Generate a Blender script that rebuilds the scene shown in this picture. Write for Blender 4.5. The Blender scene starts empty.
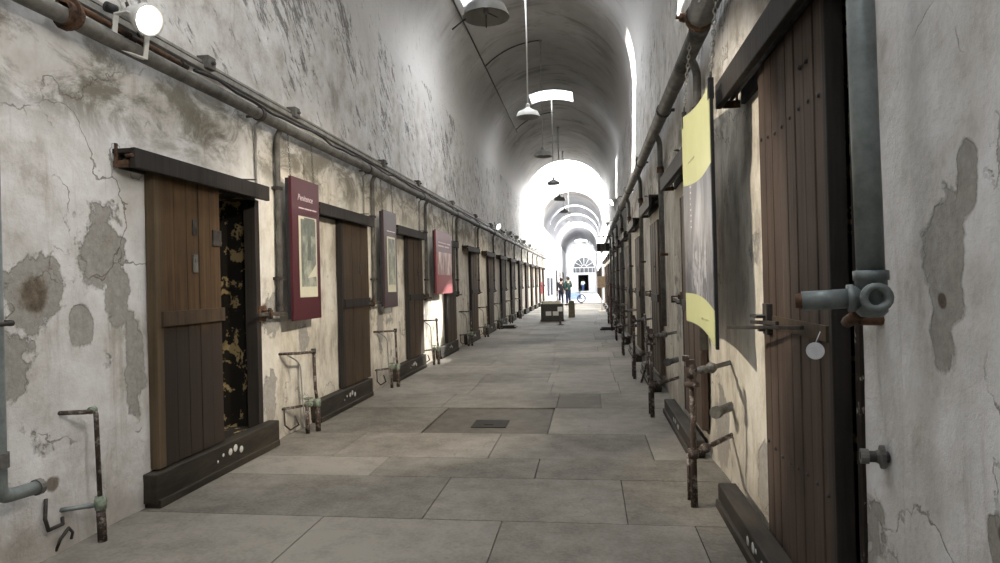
import bpy, math, random
from mathutils import Vector, Matrix, noise
random.seed(11)
SC = bpy.context.scene
COL = SC.collection
PI = math.pi

# ------------------------------------------------------------------ place
XL, XR = -3.10, 1.00          # wall faces
CX, RAD, SPRING = -1.05, 2.05, 5.45
Y0, YT, Y1 = -5.0, 43.3, 98.0  # back end, threshold, far end

# ------------------------------------------------------------------ node helpers
class NT:
    def __init__(s, name):
        s.m = bpy.data.materials.new(name); s.m.use_nodes = True
        s.t = s.m.node_tree; s.t.nodes.clear()
        s.out = s.t.nodes.new('ShaderNodeOutputMaterial')
        s.b = s.t.nodes.new('ShaderNodeBsdfPrincipled')
        s.t.links.new(s.b.outputs[0], s.out.inputs[0])
        s.b.inputs['Specular IOR Level'].default_value = 0.3
    def link(s, a, b): s.t.links.new(a, b)
    def n(s, typ, **k):
        x = s.t.nodes.new(typ)
        for a, v in k.items(): setattr(x, a, v)
        return x
    def setin(s, sock, v):
        if hasattr(v, 'links'): s.link(v, sock)
        else: sock.default_value = v
    def coord(s, kind='Object'):
        return s.n('ShaderNodeTexCoord').outputs[kind]
    def mapping(s, vec, scale=(1, 1, 1), loc=(0, 0, 0), rot=(0, 0, 0)):
        m = s.n('ShaderNodeMapping'); s.link(vec, m.inputs[0])
        m.inputs['Scale'].default_value = scale; m.inputs['Location'].default_value = loc
        m.inputs['Rotation'].default_value = rot
        return m.outputs[0]
    def noise(s, vec, scale, detail=6, rough=0.6, dist=0.0):
        x = s.n('ShaderNodeTexNoise'); s.link(vec, x.inputs['Vector'])
        x.inputs['Scale'].default_value = scale; x.inputs['Detail'].default_value = detail
        x.inputs['Roughness'].default_value = rough; x.inputs['Distortion'].default_value = dist
        return x.outputs['Fac']
    def math(s, op, a, b=0.0, c=None, clamp=False):
        x = s.n('ShaderNodeMath', operation=op, use_clamp=clamp)
        s.setin(x.inputs[0], a); s.setin(x.inputs[1], b)
        if c is not None: s.setin(x.inputs[2], c)
        return x.outputs[0]
    def step(s, v, lo, hi):
        x = s.n('ShaderNodeMapRange', interpolation_type='SMOOTHSTEP')
        s.setin(x.inputs[0], v); x.inputs[1].default_value = lo; x.inputs[2].default_value = hi
        return x.outputs[0]
    def ramp(s, v, stops):
        x = s.n('ShaderNodeValToRGB'); s.link(v, x.inputs[0]); e = x.color_ramp.elements
        while len(e) < len(stops): e.new(0.5)
        for i, (p, c) in enumerate(stops):
            e[i].position = p; e[i].color = (*c, 1)
        return x.outputs[0]
    def mix(s, f, a, b, mode='MIX'):
        x = s.n('ShaderNodeMix', data_type='RGBA', blend_type=mode)
        s.setin(x.inputs[0], f)
        for i, v in ((6, a), (7, b)):
            s.setin(x.inputs[i], (*v, 1) if isinstance(v, tuple) else v)
        return x.outputs[2]
    def xyz(s, vec):
        x = s.n('ShaderNodeSeparateXYZ'); s.link(vec, x.inputs[0]); return x.outputs
    def bump(s, h, strength=0.4, dist=0.02):
        x = s.n('ShaderNodeBump'); x.inputs['Strength'].default_value = strength
        x.inputs['Distance'].default_value = dist; s.link(h, x.inputs['Height'])
        s.link(x.outputs[0], s.b.inputs['Normal'])
    def done(s, color=None, rough=None, metal=None):
        if color is not None: s.setin(s.b.inputs['Base Color'], (*color, 1) if isinstance(color, tuple) else color)
        if rough is not None: s.setin(s.b.inputs['Roughness'], rough)
        if metal is not None: s.b.inputs['Metallic'].default_value = metal
        return s.m

def plain(name, c, rough=0.6, metal=0.0, var=0.25, scale=9.0, bump=0.15):
    t = NT(name); v = t.coord()
    f = t.noise(v, scale, 8, 0.65)
    col = t.ramp(f, [(0.3, tuple(x*(1-var) for x in c)), (0.7, tuple(min(1, x*(1+var)) for x in c))])
    t.bump(t.noise(v, scale*3, 6, 0.6), bump, 0.01)
    return t.done(col, rough, metal)

def two(name, c1, c2, scale, lo, hi, rough=0.7, metal=0.0, stretch=(1, 1, 1), bump=0.3):
    t = NT(name); v = t.mapping(t.coord(), stretch)
    f = t.noise(v, scale, 10, 0.7)
    t.bump(t.noise(v, scale*2, 6, 0.6), bump, 0.01)
    return t.done(t.ramp(f, [(lo, c1), (hi, c2)]), rough, metal)

def wood(name, dark, light, low=None, lowz=0.0):
    t = NT(name); v = t.coord()
    g = t.noise(t.mapping(v, (26, 26, 1.1)), 1.0, 8, 0.65, 0.4)
    h = t.noise(v, 1.7, 6, 0.6)
    f = t.math('ADD', t.math('MULTIPLY', g, 0.6), t.math('MULTIPLY', h, 0.4))
    col = t.ramp(f, [(0.36, dark), (0.66, light)])
    if low:
        z = t.xyz(v)[2]
        k = t.step(t.math('ADD', z, t.math('MULTIPLY', t.math('SUBTRACT', h, 0.5), 0.5)), lowz+0.1, lowz-0.1)
        col = t.mix(t.math('MULTIPLY', k, 0.85), col, low)
    t.bump(g, 0.35, 0.008)
    return t.done(col, 0.72)

def plaster(name, patches, creamy, brown=()):
    t = NT(name); v = t.coord(); x, y, z = t.xyz(v)
    n1 = t.noise(v, 0.9, 8, 0.62, 0.3); n2 = t.noise(v, 3.6, 10, 0.68); n3 = t.noise(v, 22, 8, 0.7)
    mixn = t.math('ADD', t.math('MULTIPLY', n1, 0.45), t.math('MULTIPLY', n2, 0.55))
    white = t.ramp(mixn, [(0.36, (0.36, 0.335, 0.30)), (0.46, (0.57, 0.555, 0.535)), (0.60, (0.72, 0.715, 0.715))])
    # old yellow lime-wash showing through
    cream = t.ramp(t.noise(t.mapping(v, (1, 1.6, 0.7)), 2.6, 10, 0.72), [(0.38, (0.33, 0.285, 0.215)), (0.5, (0.60, 0.55, 0.45)), (0.64, (0.73, 0.695, 0.61))])
    ck = t.math('MULTIPLY', t.step(y, creamy-0.5, creamy+0.3), t.step(z, 3.15, 2.6))
    ck = t.math('MULTIPLY', ck, t.math('ADD', 0.55, t.math('MULTIPLY', n1, 0.4)), clamp=True)
    col = t.mix(ck, white, cream)
    # vertical run stains
    drip = t.noise(t.mapping(v, (7, 7, 0.5)), 1.0, 8, 0.7)
    col = t.mix(t.math('MULTIPLY', t.step(drip, 0.55, 0.72), 0.45), col, (0.27, 0.23, 0.18))
    # soot and water band under the pipes
    band = t.math('MULTIPLY', t.step(z, 2.35, 2.75), t.step(z, 3.3, 3.0))
    bn = t.step(t.noise(t.mapping(v, (1, 0.8, 1.4), rot=(0.5, 0, 0)), 2.2, 10, 0.72, 0.5), 0.41, 0.58)
    col = t.mix(t.math('MULTIPLY', t.math('MULTIPLY', band, bn), 0.85), col, (0.17, 0.155, 0.12))
    # dark flecks where the skim coat has lifted, above the pipes
    up = t.step(z, 3.2, 3.5)
    col = t.mix(t.step(z, 4.3, 5.4), col, (0.56, 0.55, 0.54))
    fl = t.noise(t.mapping(t.mapping(v, rot=(-0.75, 0, 0)), (1.0, 1.9, 0.6)), 5.0, 12, 0.78, 0.3)
    big = t.step(n1, 0.42, 0.60)
    thr = t.math('MULTIPLY', t.step(t.math('ADD', fl, t.math('MULTIPLY', big, 0.09)), 0.575, 0.66), up)
    col = t.mix(t.math('MULTIPLY', thr, 0.85), col, (0.15, 0.145, 0.135))
    # lost plaster: grey render with crisp edges
    pn = t.noise(v, 5.5, 10, 0.62, 0.2)
    best = None
    for (py, pz, ry, rz) in patches:
        dy = t.math('DIVIDE', t.math('SUBTRACT', y, py), ry); dz = t.math('DIVIDE', t.math('SUBTRACT', z, pz), rz)
        d = t.math('SQRT', t.math('ADD', t.math('MULTIPLY', dy, dy), t.math('MULTIPLY', dz, dz)))
        k = t.math('SUBTRACT', 1.0, d)
        best = k if best is None else t.math('MAXIMUM', best, k)
    rnd = t.math('SUBTRACT', t.math('MULTIPLY', t.step(z, 2.6, 1.6), t.noise(v, 1.15, 5, 0.5)), 0.66)
    rnd = t.math('MULTIPLY', rnd, 3.0)
    best = t.math('MAXIMUM', best, rnd) if best is not None else rnd
    edge = t.math('ADD', best, t.math('MULTIPLY', t.math('SUBTRACT', pn, 0.5), 2.0))
    pm = t.step(edge, 0.0, 0.07)
    render_c = t.ramp(n3, [(0.3, (0.25, 0.235, 0.21)), (0.7, (0.38, 0.365, 0.34))])
    col = t.mix(pm, col, render_c)
    rim = t.math('MULTIPLY', t.step(edge, -0.10, 0.0), t.step(edge, 0.05, 0.0))
    col = t.mix(t.math('MULTIPLY', rim, 0.35), col, (0.16, 0.14, 0.12))
    for (py, pz, r_) in brown:
        dy = t.math('SUBTRACT', y, py); dz = t.math('SUBTRACT', z, pz)
        d = t.math('DIVIDE', t.math('SQRT', t.math('ADD', t.math('MULTIPLY', dy, dy), t.math('MULTIPLY', dz, dz))), r_)
        k = t.step(t.math('ADD', d, t.math('MULTIPLY', t.math('SUBTRACT', pn, 0.5), 1.6)), 1.0, 0.6)
        col = t.mix(t.math('MULTIPLY', k, 0.85), col, t.ramp(n3, [(0.35, (0.045, 0.032, 0.02)), (0.65, (0.16, 0.115, 0.07))]))
    # hairline cracks
    vo = t.n('ShaderNodeTexVoronoi', feature='DISTANCE_TO_EDGE'); vo.inputs['Scale'].default_value = 0.95
    wv = t.n('ShaderNodeVectorMath', operation='ADD')
    nn = t.n('ShaderNodeTexNoise'); nn.inputs['Scale'].default_value = 2.5; nn.inputs['Detail'].default_value = 8; t.link(v, nn.inputs['Vector'])
    t.link(v, wv.inputs[0]); t.link(nn.outputs['Color'], wv.inputs[1]); t.link(wv.outputs[0], vo.inputs['Vector'])
    crk = t.math('MULTIPLY', t.step(vo.outputs['Distance'], 0.009, 0.003), t.step(n1, 0.5, 0.58))
    col = t.mix(t.math('MULTIPLY', crk, 0.7), col, (0.16, 0.14, 0.12))
    # damp brown foot of the wall
    ft = t.math('MULTIPLY', t.step(t.math('ADD', z, t.math('MULTIPLY', t.math('SUBTRACT', n2, 0.5), 0.9)), 0.55, 0.05), 0.5)
    col = t.mix(ft, col, (0.25, 0.215, 0.17))
    h = t.math('ADD', t.math('MULTIPLY', n2, 0.8), t.math('MULTIPLY', n3, 0.25))
    h = t.math('SUBTRACT', h, t.math('MULTIPLY', pm, 0.7))
    h = t.math('SUBTRACT', h, t.math('MULTIPLY', t.math('ADD', crk, thr), 0.35))
    t.bump(h, 0.7, 0.03)
    return t.done(col, 0.9)

# ------------------------------------------------------------------ mesh helpers
class MB:
    def __init__(s): s.v = []; s.f = []; s.sm = []
    def add(s, vs, fs, smooth=False):
        o = len(s.v); s.v += [tuple(p) for p in vs]
        for f in fs: s.f.append([i+o for i in f]); s.sm.append(smooth)
        return s
    def box(s, a, b):
        x0, y0, z0 = a; x1, y1, z1 = b
        if x0 > x1: x0, x1 = x1, x0
        if y0 > y1: y0, y1 = y1, y0
        if z0 > z1: z0, z1 = z1, z0
        vs = [(x0, y0, z0), (x1, y0, z0), (x1, y1, z0), (x0, y1, z0), (x0, y0, z1), (x1, y0, z1), (x1, y1, z1), (x0, y1, z1)]
        return s.add(vs, [(0, 3, 2, 1), (4, 5, 6, 7), (0, 1, 5, 4), (1, 2, 6, 5), (2, 3, 7, 6), (3, 0, 4, 7)])
    def frame_of(s, d):
        d = d.normalized(); u = Vector((0, 0, 1)) if abs(d.z) < 0.9 else Vector((0, 1, 0))
        a = d.cross(u).normalized(); return a, d.cross(a).normalized()
    def tube(s, pts, r, n=10, caps=True, closed=False):
        P = [Vector(p) for p in pts]; m = len(P)
        rs = r if isinstance(r, (list, tuple)) else [r]*m
        vs = []; a = None
        for i in range(m):
            if closed: d = P[(i+1) % m]-P[i-1]
            else: d = (P[min(i+1, m-1)]-P[max(i-1, 0)])
            d.normalize()
            if a is None: a, _ = s.frame_of(d)
            a = (a-d*a.dot(d)).normalized(); b = d.cross(a)
            k = 1.0
            if 0 < i < m-1 and not closed:
                c = max(0.5, math.sqrt(max(0.05, (1+(P[i]-P[i-1]).normalized().dot((P[i+1]-P[i]).normalized()))/2))); k = 1/c
            for j in range(n):
                t = 2*PI*j/n; vs.append(P[i]+(a*math.cos(t)+b*math.sin(t))*rs[i]*(k if k < 1.3 else 1.3))
        fs = []
        for i in range(m if closed else m-1):
            for j in range(n):
                q = (i+1) % m
                fs.append((i*n+j, i*n+(j+1) % n, q*n+(j+1) % n, q*n+j))
        s.add(vs, fs, True)
        if caps and not closed:
            o = len(s.v)-len(vs)
            s.f.append([o+j for j in range(n)][::-1]); s.sm.append(False)
            s.f.append([o+(m-1)*n+j for j in range(n)]); s.sm.append(False)
        return s
    def bend(s, pts, r, rad=0.06, n=10, seg=5):
        """tube along a polyline whose corners are rounded elbows"""
        P = [Vector(p) for p in pts]; out = [P[0]]
        for i in range(1, len(P)-1):
            a = (P[i-1]-P[i]); b = (P[i+1]-P[i]); k = min(rad, a.length*0.45, b.length*0.45)
            p0 = P[i]+a.normalized()*k; p1 = P[i]+b.normalized()*k
            for j in range(seg+1):
                t = j/seg; out.append(p0*(1-t)**2+P[i]*2*t*(1-t)+p1*t*t)
        out.append(P[-1]); return s.tube(out, r, n)
    def lathe(s, prof, c, d, n=20, smooth=True):
        """profile of (radius, distance along d) spun about d through c"""
        c = Vector(c); d = Vector(d).normalized(); a, b = s.frame_of(d); vs = []
        for (r, h) in prof:
            for j in range(n):
                t = 2*PI*j/n; vs.append(c+d*h+(a*math.cos(t)+b*math.sin(t))*max(r, 1e-4))
        fs = [(i*n+j, i*n+(j+1) % n, (i+1)*n+(j+1) % n, (i+1)*n+j) for i in range(len(prof)-1) for j in range(n)]
        return s.add(vs, fs, smooth)
    def rod(s, a, b, r, n=10): return s.tube([a, b], r, n)
    def bar(s, a, b, w, h):
        """square bar from a to b, w sideways, h upwards"""
        a = Vector(a); b = Vector(b); d = (b-a).normalized()
        u = Vector((0, 0, 1)) if abs(d.z) < 0.95 else Vector((1, 0, 0))
        x = d.cross(u).normalized(); z = x.cross(d)
        vs = [p+x*sx*w/2+z*sz*h/2 for p in (a, b) for sx, sz in ((-1, -1), (1, -1), (1, 1), (-1, 1))]
        return s.add(vs, [(3, 2, 1, 0), (4, 5, 6, 7), (0, 1, 5, 4), (1, 2, 6, 5), (2, 3, 7, 6), (3, 0, 4, 7)])
    def chain(s, a, b, link=0.034, w=0.009, r=0.0028):
        a = Vector(a); b = Vector(b); L = (b-a).length; d = (b-a)/L; p, q = s.frame_of(d)
        k = max(2, int(L/(link*0.74)))
        for i in range(k):
            c = a+d*L*(i+0.5)/k; e = p if i % 2 else q
            pts = [c+d*math.cos(t)*link/2+e*math.sin(t)*w for t in [2*PI*j/8 for j in range(8)]]
            s.tube(pts, r, 5, closed=True)
        return s
    def build(s, name, mat, parent=None, off=(0, 0, 0), bevel=0.0):
        me = bpy.data.meshes.new(name); o = Vector(off)
        me.from_pydata([tuple(Vector(p)-o) for p in s.v], [], s.f); me.update()
        me.polygons.foreach_set('use_smooth', s.sm)
        me.materials.append(mat)
        ob = bpy.data.objects.new(name, me); COL.objects.link(ob)
        if parent: ob.parent = parent
        else: ob.location = o
        if bevel:
            b = ob.modifiers.new('edge', 'BEVEL'); b.width = bevel; b.segments = 2; b.limit_method = 'ANGLE'
        return ob

def tag(o, label=None, cat=None, group=None, kind=None):
    if label: o['label'] = label
    if cat: o['category'] = cat
    if group: o['group'] = group
    if kind: o['kind'] = kind
    return o
def empty(name, loc=(0, 0, 0), rz=0.0):
    e = bpy.data.objects.new(name, None); e.location = loc; e.rotation_euler = (0, 0, rz); COL.objects.link(e)
    e.empty_display_size = 0.1
    return e
def copy_tree(o, parent=None):
    c = o.copy(); COL.objects.link(c)
    if parent: c.parent = parent
    for ch in [q for q in o.children]: copy_tree(ch, c)
    return c
def place(proto, used, loc, rz, label, cat, group=None):
    o = proto if not used else copy_tree(proto)
    o.location = loc; o.rotation_euler = (0, 0, rz)
    return tag(o, label, cat, group, 'thing')

# ------------------------------------------------------------------ materials
LP = [(3.74, 1.74, 0.20, 0.30), (3.86, 1.50, 0.12, 0.22), (4.0, 1.02, 0.10, 0.34), (3.20, 1.50, 0.20, 0.22), (3.04, 1.12, 0.16, 0.20), (3.55, 1.30, 0.10, 0.12),
      (5.86, 0.45, 0.14, 0.24), (5.95, 1.25, 0.18, 0.22), (6.6, 0.95, 0.14, 0.14), (9.2, 0.9, 0.14, 0.36), (11.95, 1.0, 0.14, 0.45), (9.4, 1.9, 0.16, 0.26)]
RP = [(1.965, 1.49, 0.12, 0.23), (1.99, 1.34, 0.08, 0.13), (1.755, 0.82, 0.05, 0.08), (5.2, 0.35, 0.25, 0.3), (3.9, 0.3, 0.2, 0.22), (1.5, 1.1, 0.10, 0.18), (1.86, 1.75, 0.05, 0.10)]
M_WL = plaster('peeling_plaster_poster_wall', LP, 5.9, [(3.20, 1.50, 0.13), (5.80, 1.27, 0.10), (3.30, 0.40, 0.05), (8.75, 1.25, 0.08)])
M_WR = plaster('peeling_plaster_door_wall', RP, 3.2, [(1.98, 1.42, 0.025), (1.735, 0.84, 0.035)])
def vault_mat():
    t = NT('shaded_sooty_vault_plaster'); v = t.coord(); x, y, z = t.xyz(v)
    n1 = t.noise(v, 0.55, 8, 0.6); st = t.noise(t.mapping(v, (0.6, 1.5, 0.8)), 1.0, 10, 0.7, 0.8)
    base = t.ramp(n1, [(0.35, (0.21, 0.20, 0.19)), (0.65, (0.31, 0.30, 0.29))])  # darker crown grey puts its lack of direct light into the colour
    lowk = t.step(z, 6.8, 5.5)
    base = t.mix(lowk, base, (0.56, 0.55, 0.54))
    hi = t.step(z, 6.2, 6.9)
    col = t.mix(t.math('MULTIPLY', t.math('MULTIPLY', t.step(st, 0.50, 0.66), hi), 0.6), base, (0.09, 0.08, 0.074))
    fl = t.noise(t.mapping(t.mapping(v, rot=(-0.75, 0, 0)), (1.0, 1.9, 0.6)), 5.0, 12, 0.78, 0.3)
    fk = t.math('MULTIPLY', t.step(t.math('ADD', fl, t.math('MULTIPLY', n1, 0.12)), 0.64, 0.71), t.step(z, 6.6, 5.6))
    col = t.mix(t.math('MULTIPLY', fk, 0.7), col, (0.16, 0.15, 0.14))
    t.bump(t.math('ADD', t.noise(v, 4, 8, 0.65), t.math('MULTIPLY', st, 0.6)), 0.45, 0.03)
    return t.done(col, 0.92)
M_VAULT = vault_mat()
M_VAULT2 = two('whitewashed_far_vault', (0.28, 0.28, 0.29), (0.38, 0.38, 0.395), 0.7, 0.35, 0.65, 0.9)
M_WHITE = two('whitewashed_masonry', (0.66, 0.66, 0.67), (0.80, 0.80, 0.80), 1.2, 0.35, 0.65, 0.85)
def floor_mat():
    t = NT('worn_concrete_slabs'); v = t.coord()
    a = t.n('ShaderNodeAttribute', attribute_name='tint').outputs['Fac']
    n1 = t.noise(v, 0.7, 8, 0.62, 0.3); n2 = t.noise(v, 5, 10, 0.7); n3 = t.noise(v, 40, 6, 0.7)
    f = t.math('ADD', t.math('ADD', t.math('MULTIPLY', n1, 0.5), t.math('MULTIPLY', n2, 0.32)), t.math('MULTIPLY', n3, 0.18))
    f = t.math('ADD', f, t.math('MULTIPLY', t.math('SUBTRACT', a, 0.5), 0.12))
    col = t.ramp(f, [(0.38, (0.085, 0.075, 0.060)), (0.5, (0.160, 0.145, 0.122)), (0.60, (0.225, 0.207, 0.178))])
    x, y, z = t.xyz(v)
    sd = t.math('MULTIPLY', t.step(t.noise(t.mapping(v, (0.5, 2.4, 1)), 1.3, 8, 0.6), 0.60, 0.70), t.step(y, 6.6, 8.0))
    col = t.mix(t.math('MULTIPLY', sd, 0.65), col, (0.12, 0.10, 0.085))
    cr = t.n('ShaderNodeTexVoronoi', feature='DISTANCE_TO_EDGE'); cr.inputs['Scale'].default_value = 0.6
    wv = t.n('ShaderNodeVectorMath', operation='ADD'); nn = t.n('ShaderNodeTexNoise'); nn.inputs['Scale'].default_value = 2.0; nn.inputs['Detail'].default_value = 8
    t.link(v, nn.inputs['Vector']); t.link(v, wv.inputs[0]); t.link(nn.outputs['Color'], wv.inputs[1]); t.link(wv.outputs[0], cr.inputs['Vector'])
    ck = t.math('MULTIPLY', t.step(cr.outputs['Distance'], 0.005, 0.002), t.step(n1, 0.5, 0.6))
    col = t.mix(t.math('MULTIPLY', ck, 0.6), col, (0.1, 0.09, 0.08))
    t.bump(t.math('ADD', n2, t.math('MULTIPLY', n3, 0.4)), 0.3, 0.01)
    return t.done(col, 0.82)
M_FLOOR = floor_mat()
M_JOINT = plain('dirt_in_floor_joints', (0.10, 0.088, 0.075), 0.95)
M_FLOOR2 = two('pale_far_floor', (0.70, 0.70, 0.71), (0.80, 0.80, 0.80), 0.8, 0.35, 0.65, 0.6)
M_PLATE = two('brown_hatch_plate', (0.042, 0.036, 0.027), (0.080, 0.069, 0.053), 5, 0.35, 0.65, 0.75)
M_LID = plain('dark_iron_lid', (0.02, 0.018, 0.016), 0.95)
M_DOOR_A = wood('brown_door_planks', (0.032, 0.018, 0.008), (0.110, 0.064, 0.028), (0.020, 0.016, 0.014), 1.22)
M_DOOR_B = wood('dark_brown_door_planks', (0.026, 0.017, 0.010), (0.080, 0.052, 0.029))
M_DOOR_R = wood('red_brown_door_planks', (0.033, 0.022, 0.0165), (0.090, 0.061, 0.045))
M_DOOR_EDGE = wood('worn_door_edge', (0.055, 0.037, 0.02), (0.125, 0.09, 0.05))
M_BEAM = wood('nearly_black_header_wood', (0.010, 0.008, 0.0065), (0.032, 0.026, 0.022))
M_SILL = two('dark_sill_wood', (0.012, 0.010, 0.008), (0.046, 0.037, 0.026), 3.5, 0.35, 0.66, 0.7, stretch=(3, 0.6, 3))
M_FLAKE = plain('white_paint_flakes', (0.42, 0.42, 0.40), 0.8)
M_RUST = two('rusty_iron', (0.035, 0.022, 0.016), (0.16, 0.085, 0.048), 14, 0.38, 0.66, 0.8, 0.2)
M_IRON = two('blackened_iron', (0.025, 0.022, 0.02), (0.075, 0.065, 0.058), 14, 0.35, 0.65, 0.65, 0.3)
M_PIPE = two('dusty_grey_pipe', (0.065, 0.062, 0.057), (0.185, 0.177, 0.162), 6, 0.35, 0.65, 0.65, 0.15)
M_GALV = two('bluish_galvanised_pipe', (0.125, 0.145, 0.145), (0.23, 0.255, 0.25), 8, 0.35, 0.65, 0.5, 0.35)
M_COND = two('pale_conduit', (0.16, 0.155, 0.14), (0.33, 0.32, 0.295), 6, 0.35, 0.65, 0.6, 0.1)
M_SPIPE = two('speckled_standpipe', (0.06, 0.042, 0.034), (0.33, 0.30, 0.27), 20, 0.50, 0.64, 0.75, 0.1)
M_GREEN = two('verdigris_valve', (0.10, 0.12, 0.085), (0.28, 0.33, 0.26), 25, 0.38, 0.62, 0.7, 0.2)
M_BLACK = plain('black_rubber', (0.02, 0.02, 0.02), 0.5)
M_ENAMEL = plain('grey_enamel', (0.17, 0.17, 0.165), 0.55, 0.0, 0.2)
M_ENAMEL_IN = plain('dusty_white_enamel', (0.27, 0.265, 0.25), 0.5, 0.0, 0.15)
M_WMETAL = plain('white_painted_metal', (0.62, 0.61, 0.58), 0.45, 0.0, 0.12)
def emit(name, c, s):
    t = NT(name); t.b.inputs['Emission Color'].default_value = (*c, 1); t.b.inputs['Emission Strength'].default_value = s
    return t.done(c, 0.3)
M_LAMP_ON = emit('lit_lamp_glass', (1.0, 0.96, 0.88), 9.0)
M_LAMP_FAR = emit('lit_lamp_glass_far', (1.0, 0.93, 0.80), 3.0)
def reveal_mat():
    t = NT('black_and_cream_peeling_paint'); v = t.coord()
    f = t.noise(t.mapping(v, (1, 1, 0.8)), 7.5, 10, 0.66, 0.3)
    g = t.noise(v, 24, 5, 0.6)
    k = t.step(t.math('ADD', f, t.math('MULTIPLY', t.math('SUBTRACT', g, 0.5), 0.16)), 0.555, 0.575)
    t.bump(k, 0.5, 0.006)
    return t.done(t.mix(k, (0.014, 0.011, 0.008), (0.36, 0.27, 0.13)), 0.8)
M_REVEAL = reveal_mat()
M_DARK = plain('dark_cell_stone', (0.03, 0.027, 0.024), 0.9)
M_JAMB = two('dark_jamb_with_flaking_paint', (0.018, 0.013, 0.010), (0.40, 0.36, 0.30), 16, 0.60, 0.66, 0.8, stretch=(1, 1, 0.6))
M_MAROON = plain('maroon_poster', (0.066, 0.014, 0.020), 0.35, 0.0, 0.06, 3, 0.0)
M_MAUVE = plain('faded_mauve_poster', (0.052, 0.034, 0.037), 0.35, 0.0, 0.06, 3, 0.0)
M_CREAMP = plain('cream_print_border', (0.56, 0.54, 0.42), 0.5, 0.0, 0.05, 3, 0.0)
M_LETTER = plain('pale_lettering', (0.62, 0.52, 0.54), 0.5, 0.0, 0.05, 3, 0.0)
M_LIME = plain('yellow_green_print', (0.48, 0.49, 0.25), 0.6, 0.0, 0.05, 3, 0.0)
M_BOARD = plain('black_board_edge', (0.022, 0.022, 0.024), 0.5, 0.0, 0.1, 3, 0.0)
def photo_mat(name, c0, c1, c2, sc, stretch):
    t = NT(name); v = t.mapping(t.coord(), stretch)
    a = t.noise(v, sc, 4, 0.5, 0.8); b = t.noise(v, sc*3.5, 8, 0.6)
    f = t.math('ADD', t.math('MULTIPLY', a, 0.6), t.math('MULTIPLY', b, 0.4))
    return t.done(t.ramp(f, [(0.40, c0), (0.5, c1), (0.60, c2)]), 0.35)
M_PHOTO = photo_mat('grey_green_print', (0.085, 0.095, 0.08), (0.18, 0.195, 0.165), (0.36, 0.37, 0.31), 3.4, (1, 1, 0.7))
def crowd_mat():
    t = NT('grey_crowd_photograph'); v = t.coord(); x, y, z = t.xyz(v)
    a = t.noise(t.mapping(v, (1, 1, 0.6)), 2.2, 4, 0.5, 0.6); b = t.noise(t.mapping(v, (1, 1.6, 0.5)), 11, 6, 0.65, 0.8)
    low = t.step(z, 0.95, 0.55)
    crowd = t.math('MULTIPLY', t.step(b, 0.54, 0.44), low)
    col = t.ramp(a, [(0.36, (0.06, 0.06, 0.07)), (0.52, (0.15, 0.15, 0.17)), (0.66, (0.36, 0.36, 0.39))])
    col = t.mix(t.math('MULTIPLY', crowd, 0.85), col, (0.05, 0.05, 0.058))
    top = t.math('MULTIPLY', t.step(z, 1.15, 1.45), 0.45)
    return t.done(t.mix(top, col, (0.15, 0.15, 0.17)), 0.55)
M_CROWD = crowd_mat()
M_PINK = plain('pink_red_poster', (0.27, 0.06, 0.068), 0.4, 0.0, 0.1, 3, 0.0)
M_PINKTOP = plain('dusky_plum_poster_head', (0.16, 0.075, 0.10), 0.4, 0.0, 0.1, 3, 0.0)
M_PINKPH = photo_mat('pink_and_cream_print', (0.16, 0.06, 0.075), (0.36, 0.20, 0.19), (0.66, 0.58, 0.48), 5, (1, 2.2, 0.35))
M_TAG = plain('white_tag', (0.48, 0.49, 0.50), 0.6)
M_BOLTW = two('worn_bolt_iron', (0.04, 0.035, 0.03), (0.16, 0.14, 0.12), 18, 0.4, 0.65, 0.6, 0.3)
M_SKIN = plain('skin', (0.48, 0.30, 0.22), 0.5); M_HAIR = plain('dark_hair', (0.03, 0.022, 0.018), 0.7)
M_COATG = plain('dark_green_jacket', (0.012, 0.042, 0.034), 0.8); M_COATB = plain('black_jacket', (0.016, 0.017, 0.020), 0.8)
M_JEAN = plain('navy_trousers', (0.014, 0.020, 0.045), 0.8); M_JEAN2 = plain('blue_jeans', (0.06, 0.11, 0.26), 0.8)
M_SHIRT = plain('white_shirt', (0.70, 0.71, 0.76), 0.8); M_SHOE = plain('dark_shoe', (0.02, 0.018, 0.016), 0.6)
M_DESK = plain('dark_grey_case', (0.06, 0.057, 0.052), 0.6); M_DESKTOP = plain('cream_counter_top', (0.72, 0.68, 0.55), 0.5)
M_PAPER = plain('white_notice', (0.74, 0.74, 0.72), 0.6, 0, 0.04); M_TAN = plain('tan_board', (0.34, 0.29, 0.20), 0.7)
M_CART = plain('pale_blue_canvas', (0.22, 0.30, 0.50), 0.7); M_TYRE = plain('dark_tyre', (0.03, 0.03, 0.035), 0.6)
M_ORANGE = plain('orange_cream_panel', (0.80, 0.62, 0.44), 0.6); M_REDW = plain('dull_red_paint', (0.16, 0.045, 0.035), 0.7)
M_REDSIGN = plain('red_notice', (0.42, 0.03, 0.04), 0.5)
M_PIC = photo_mat('dark_framed_print', (0.03, 0.03, 0.04), (0.06, 0.06, 0.08), (0.14, 0.13, 0.15), 4, (1, 1, 1))
M_GLASS = two('dusty_grey_panes', (0.075, 0.08, 0.09), (0.15, 0.155, 0.165), 2.0, 0.35, 0.65, 0.25)

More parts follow.
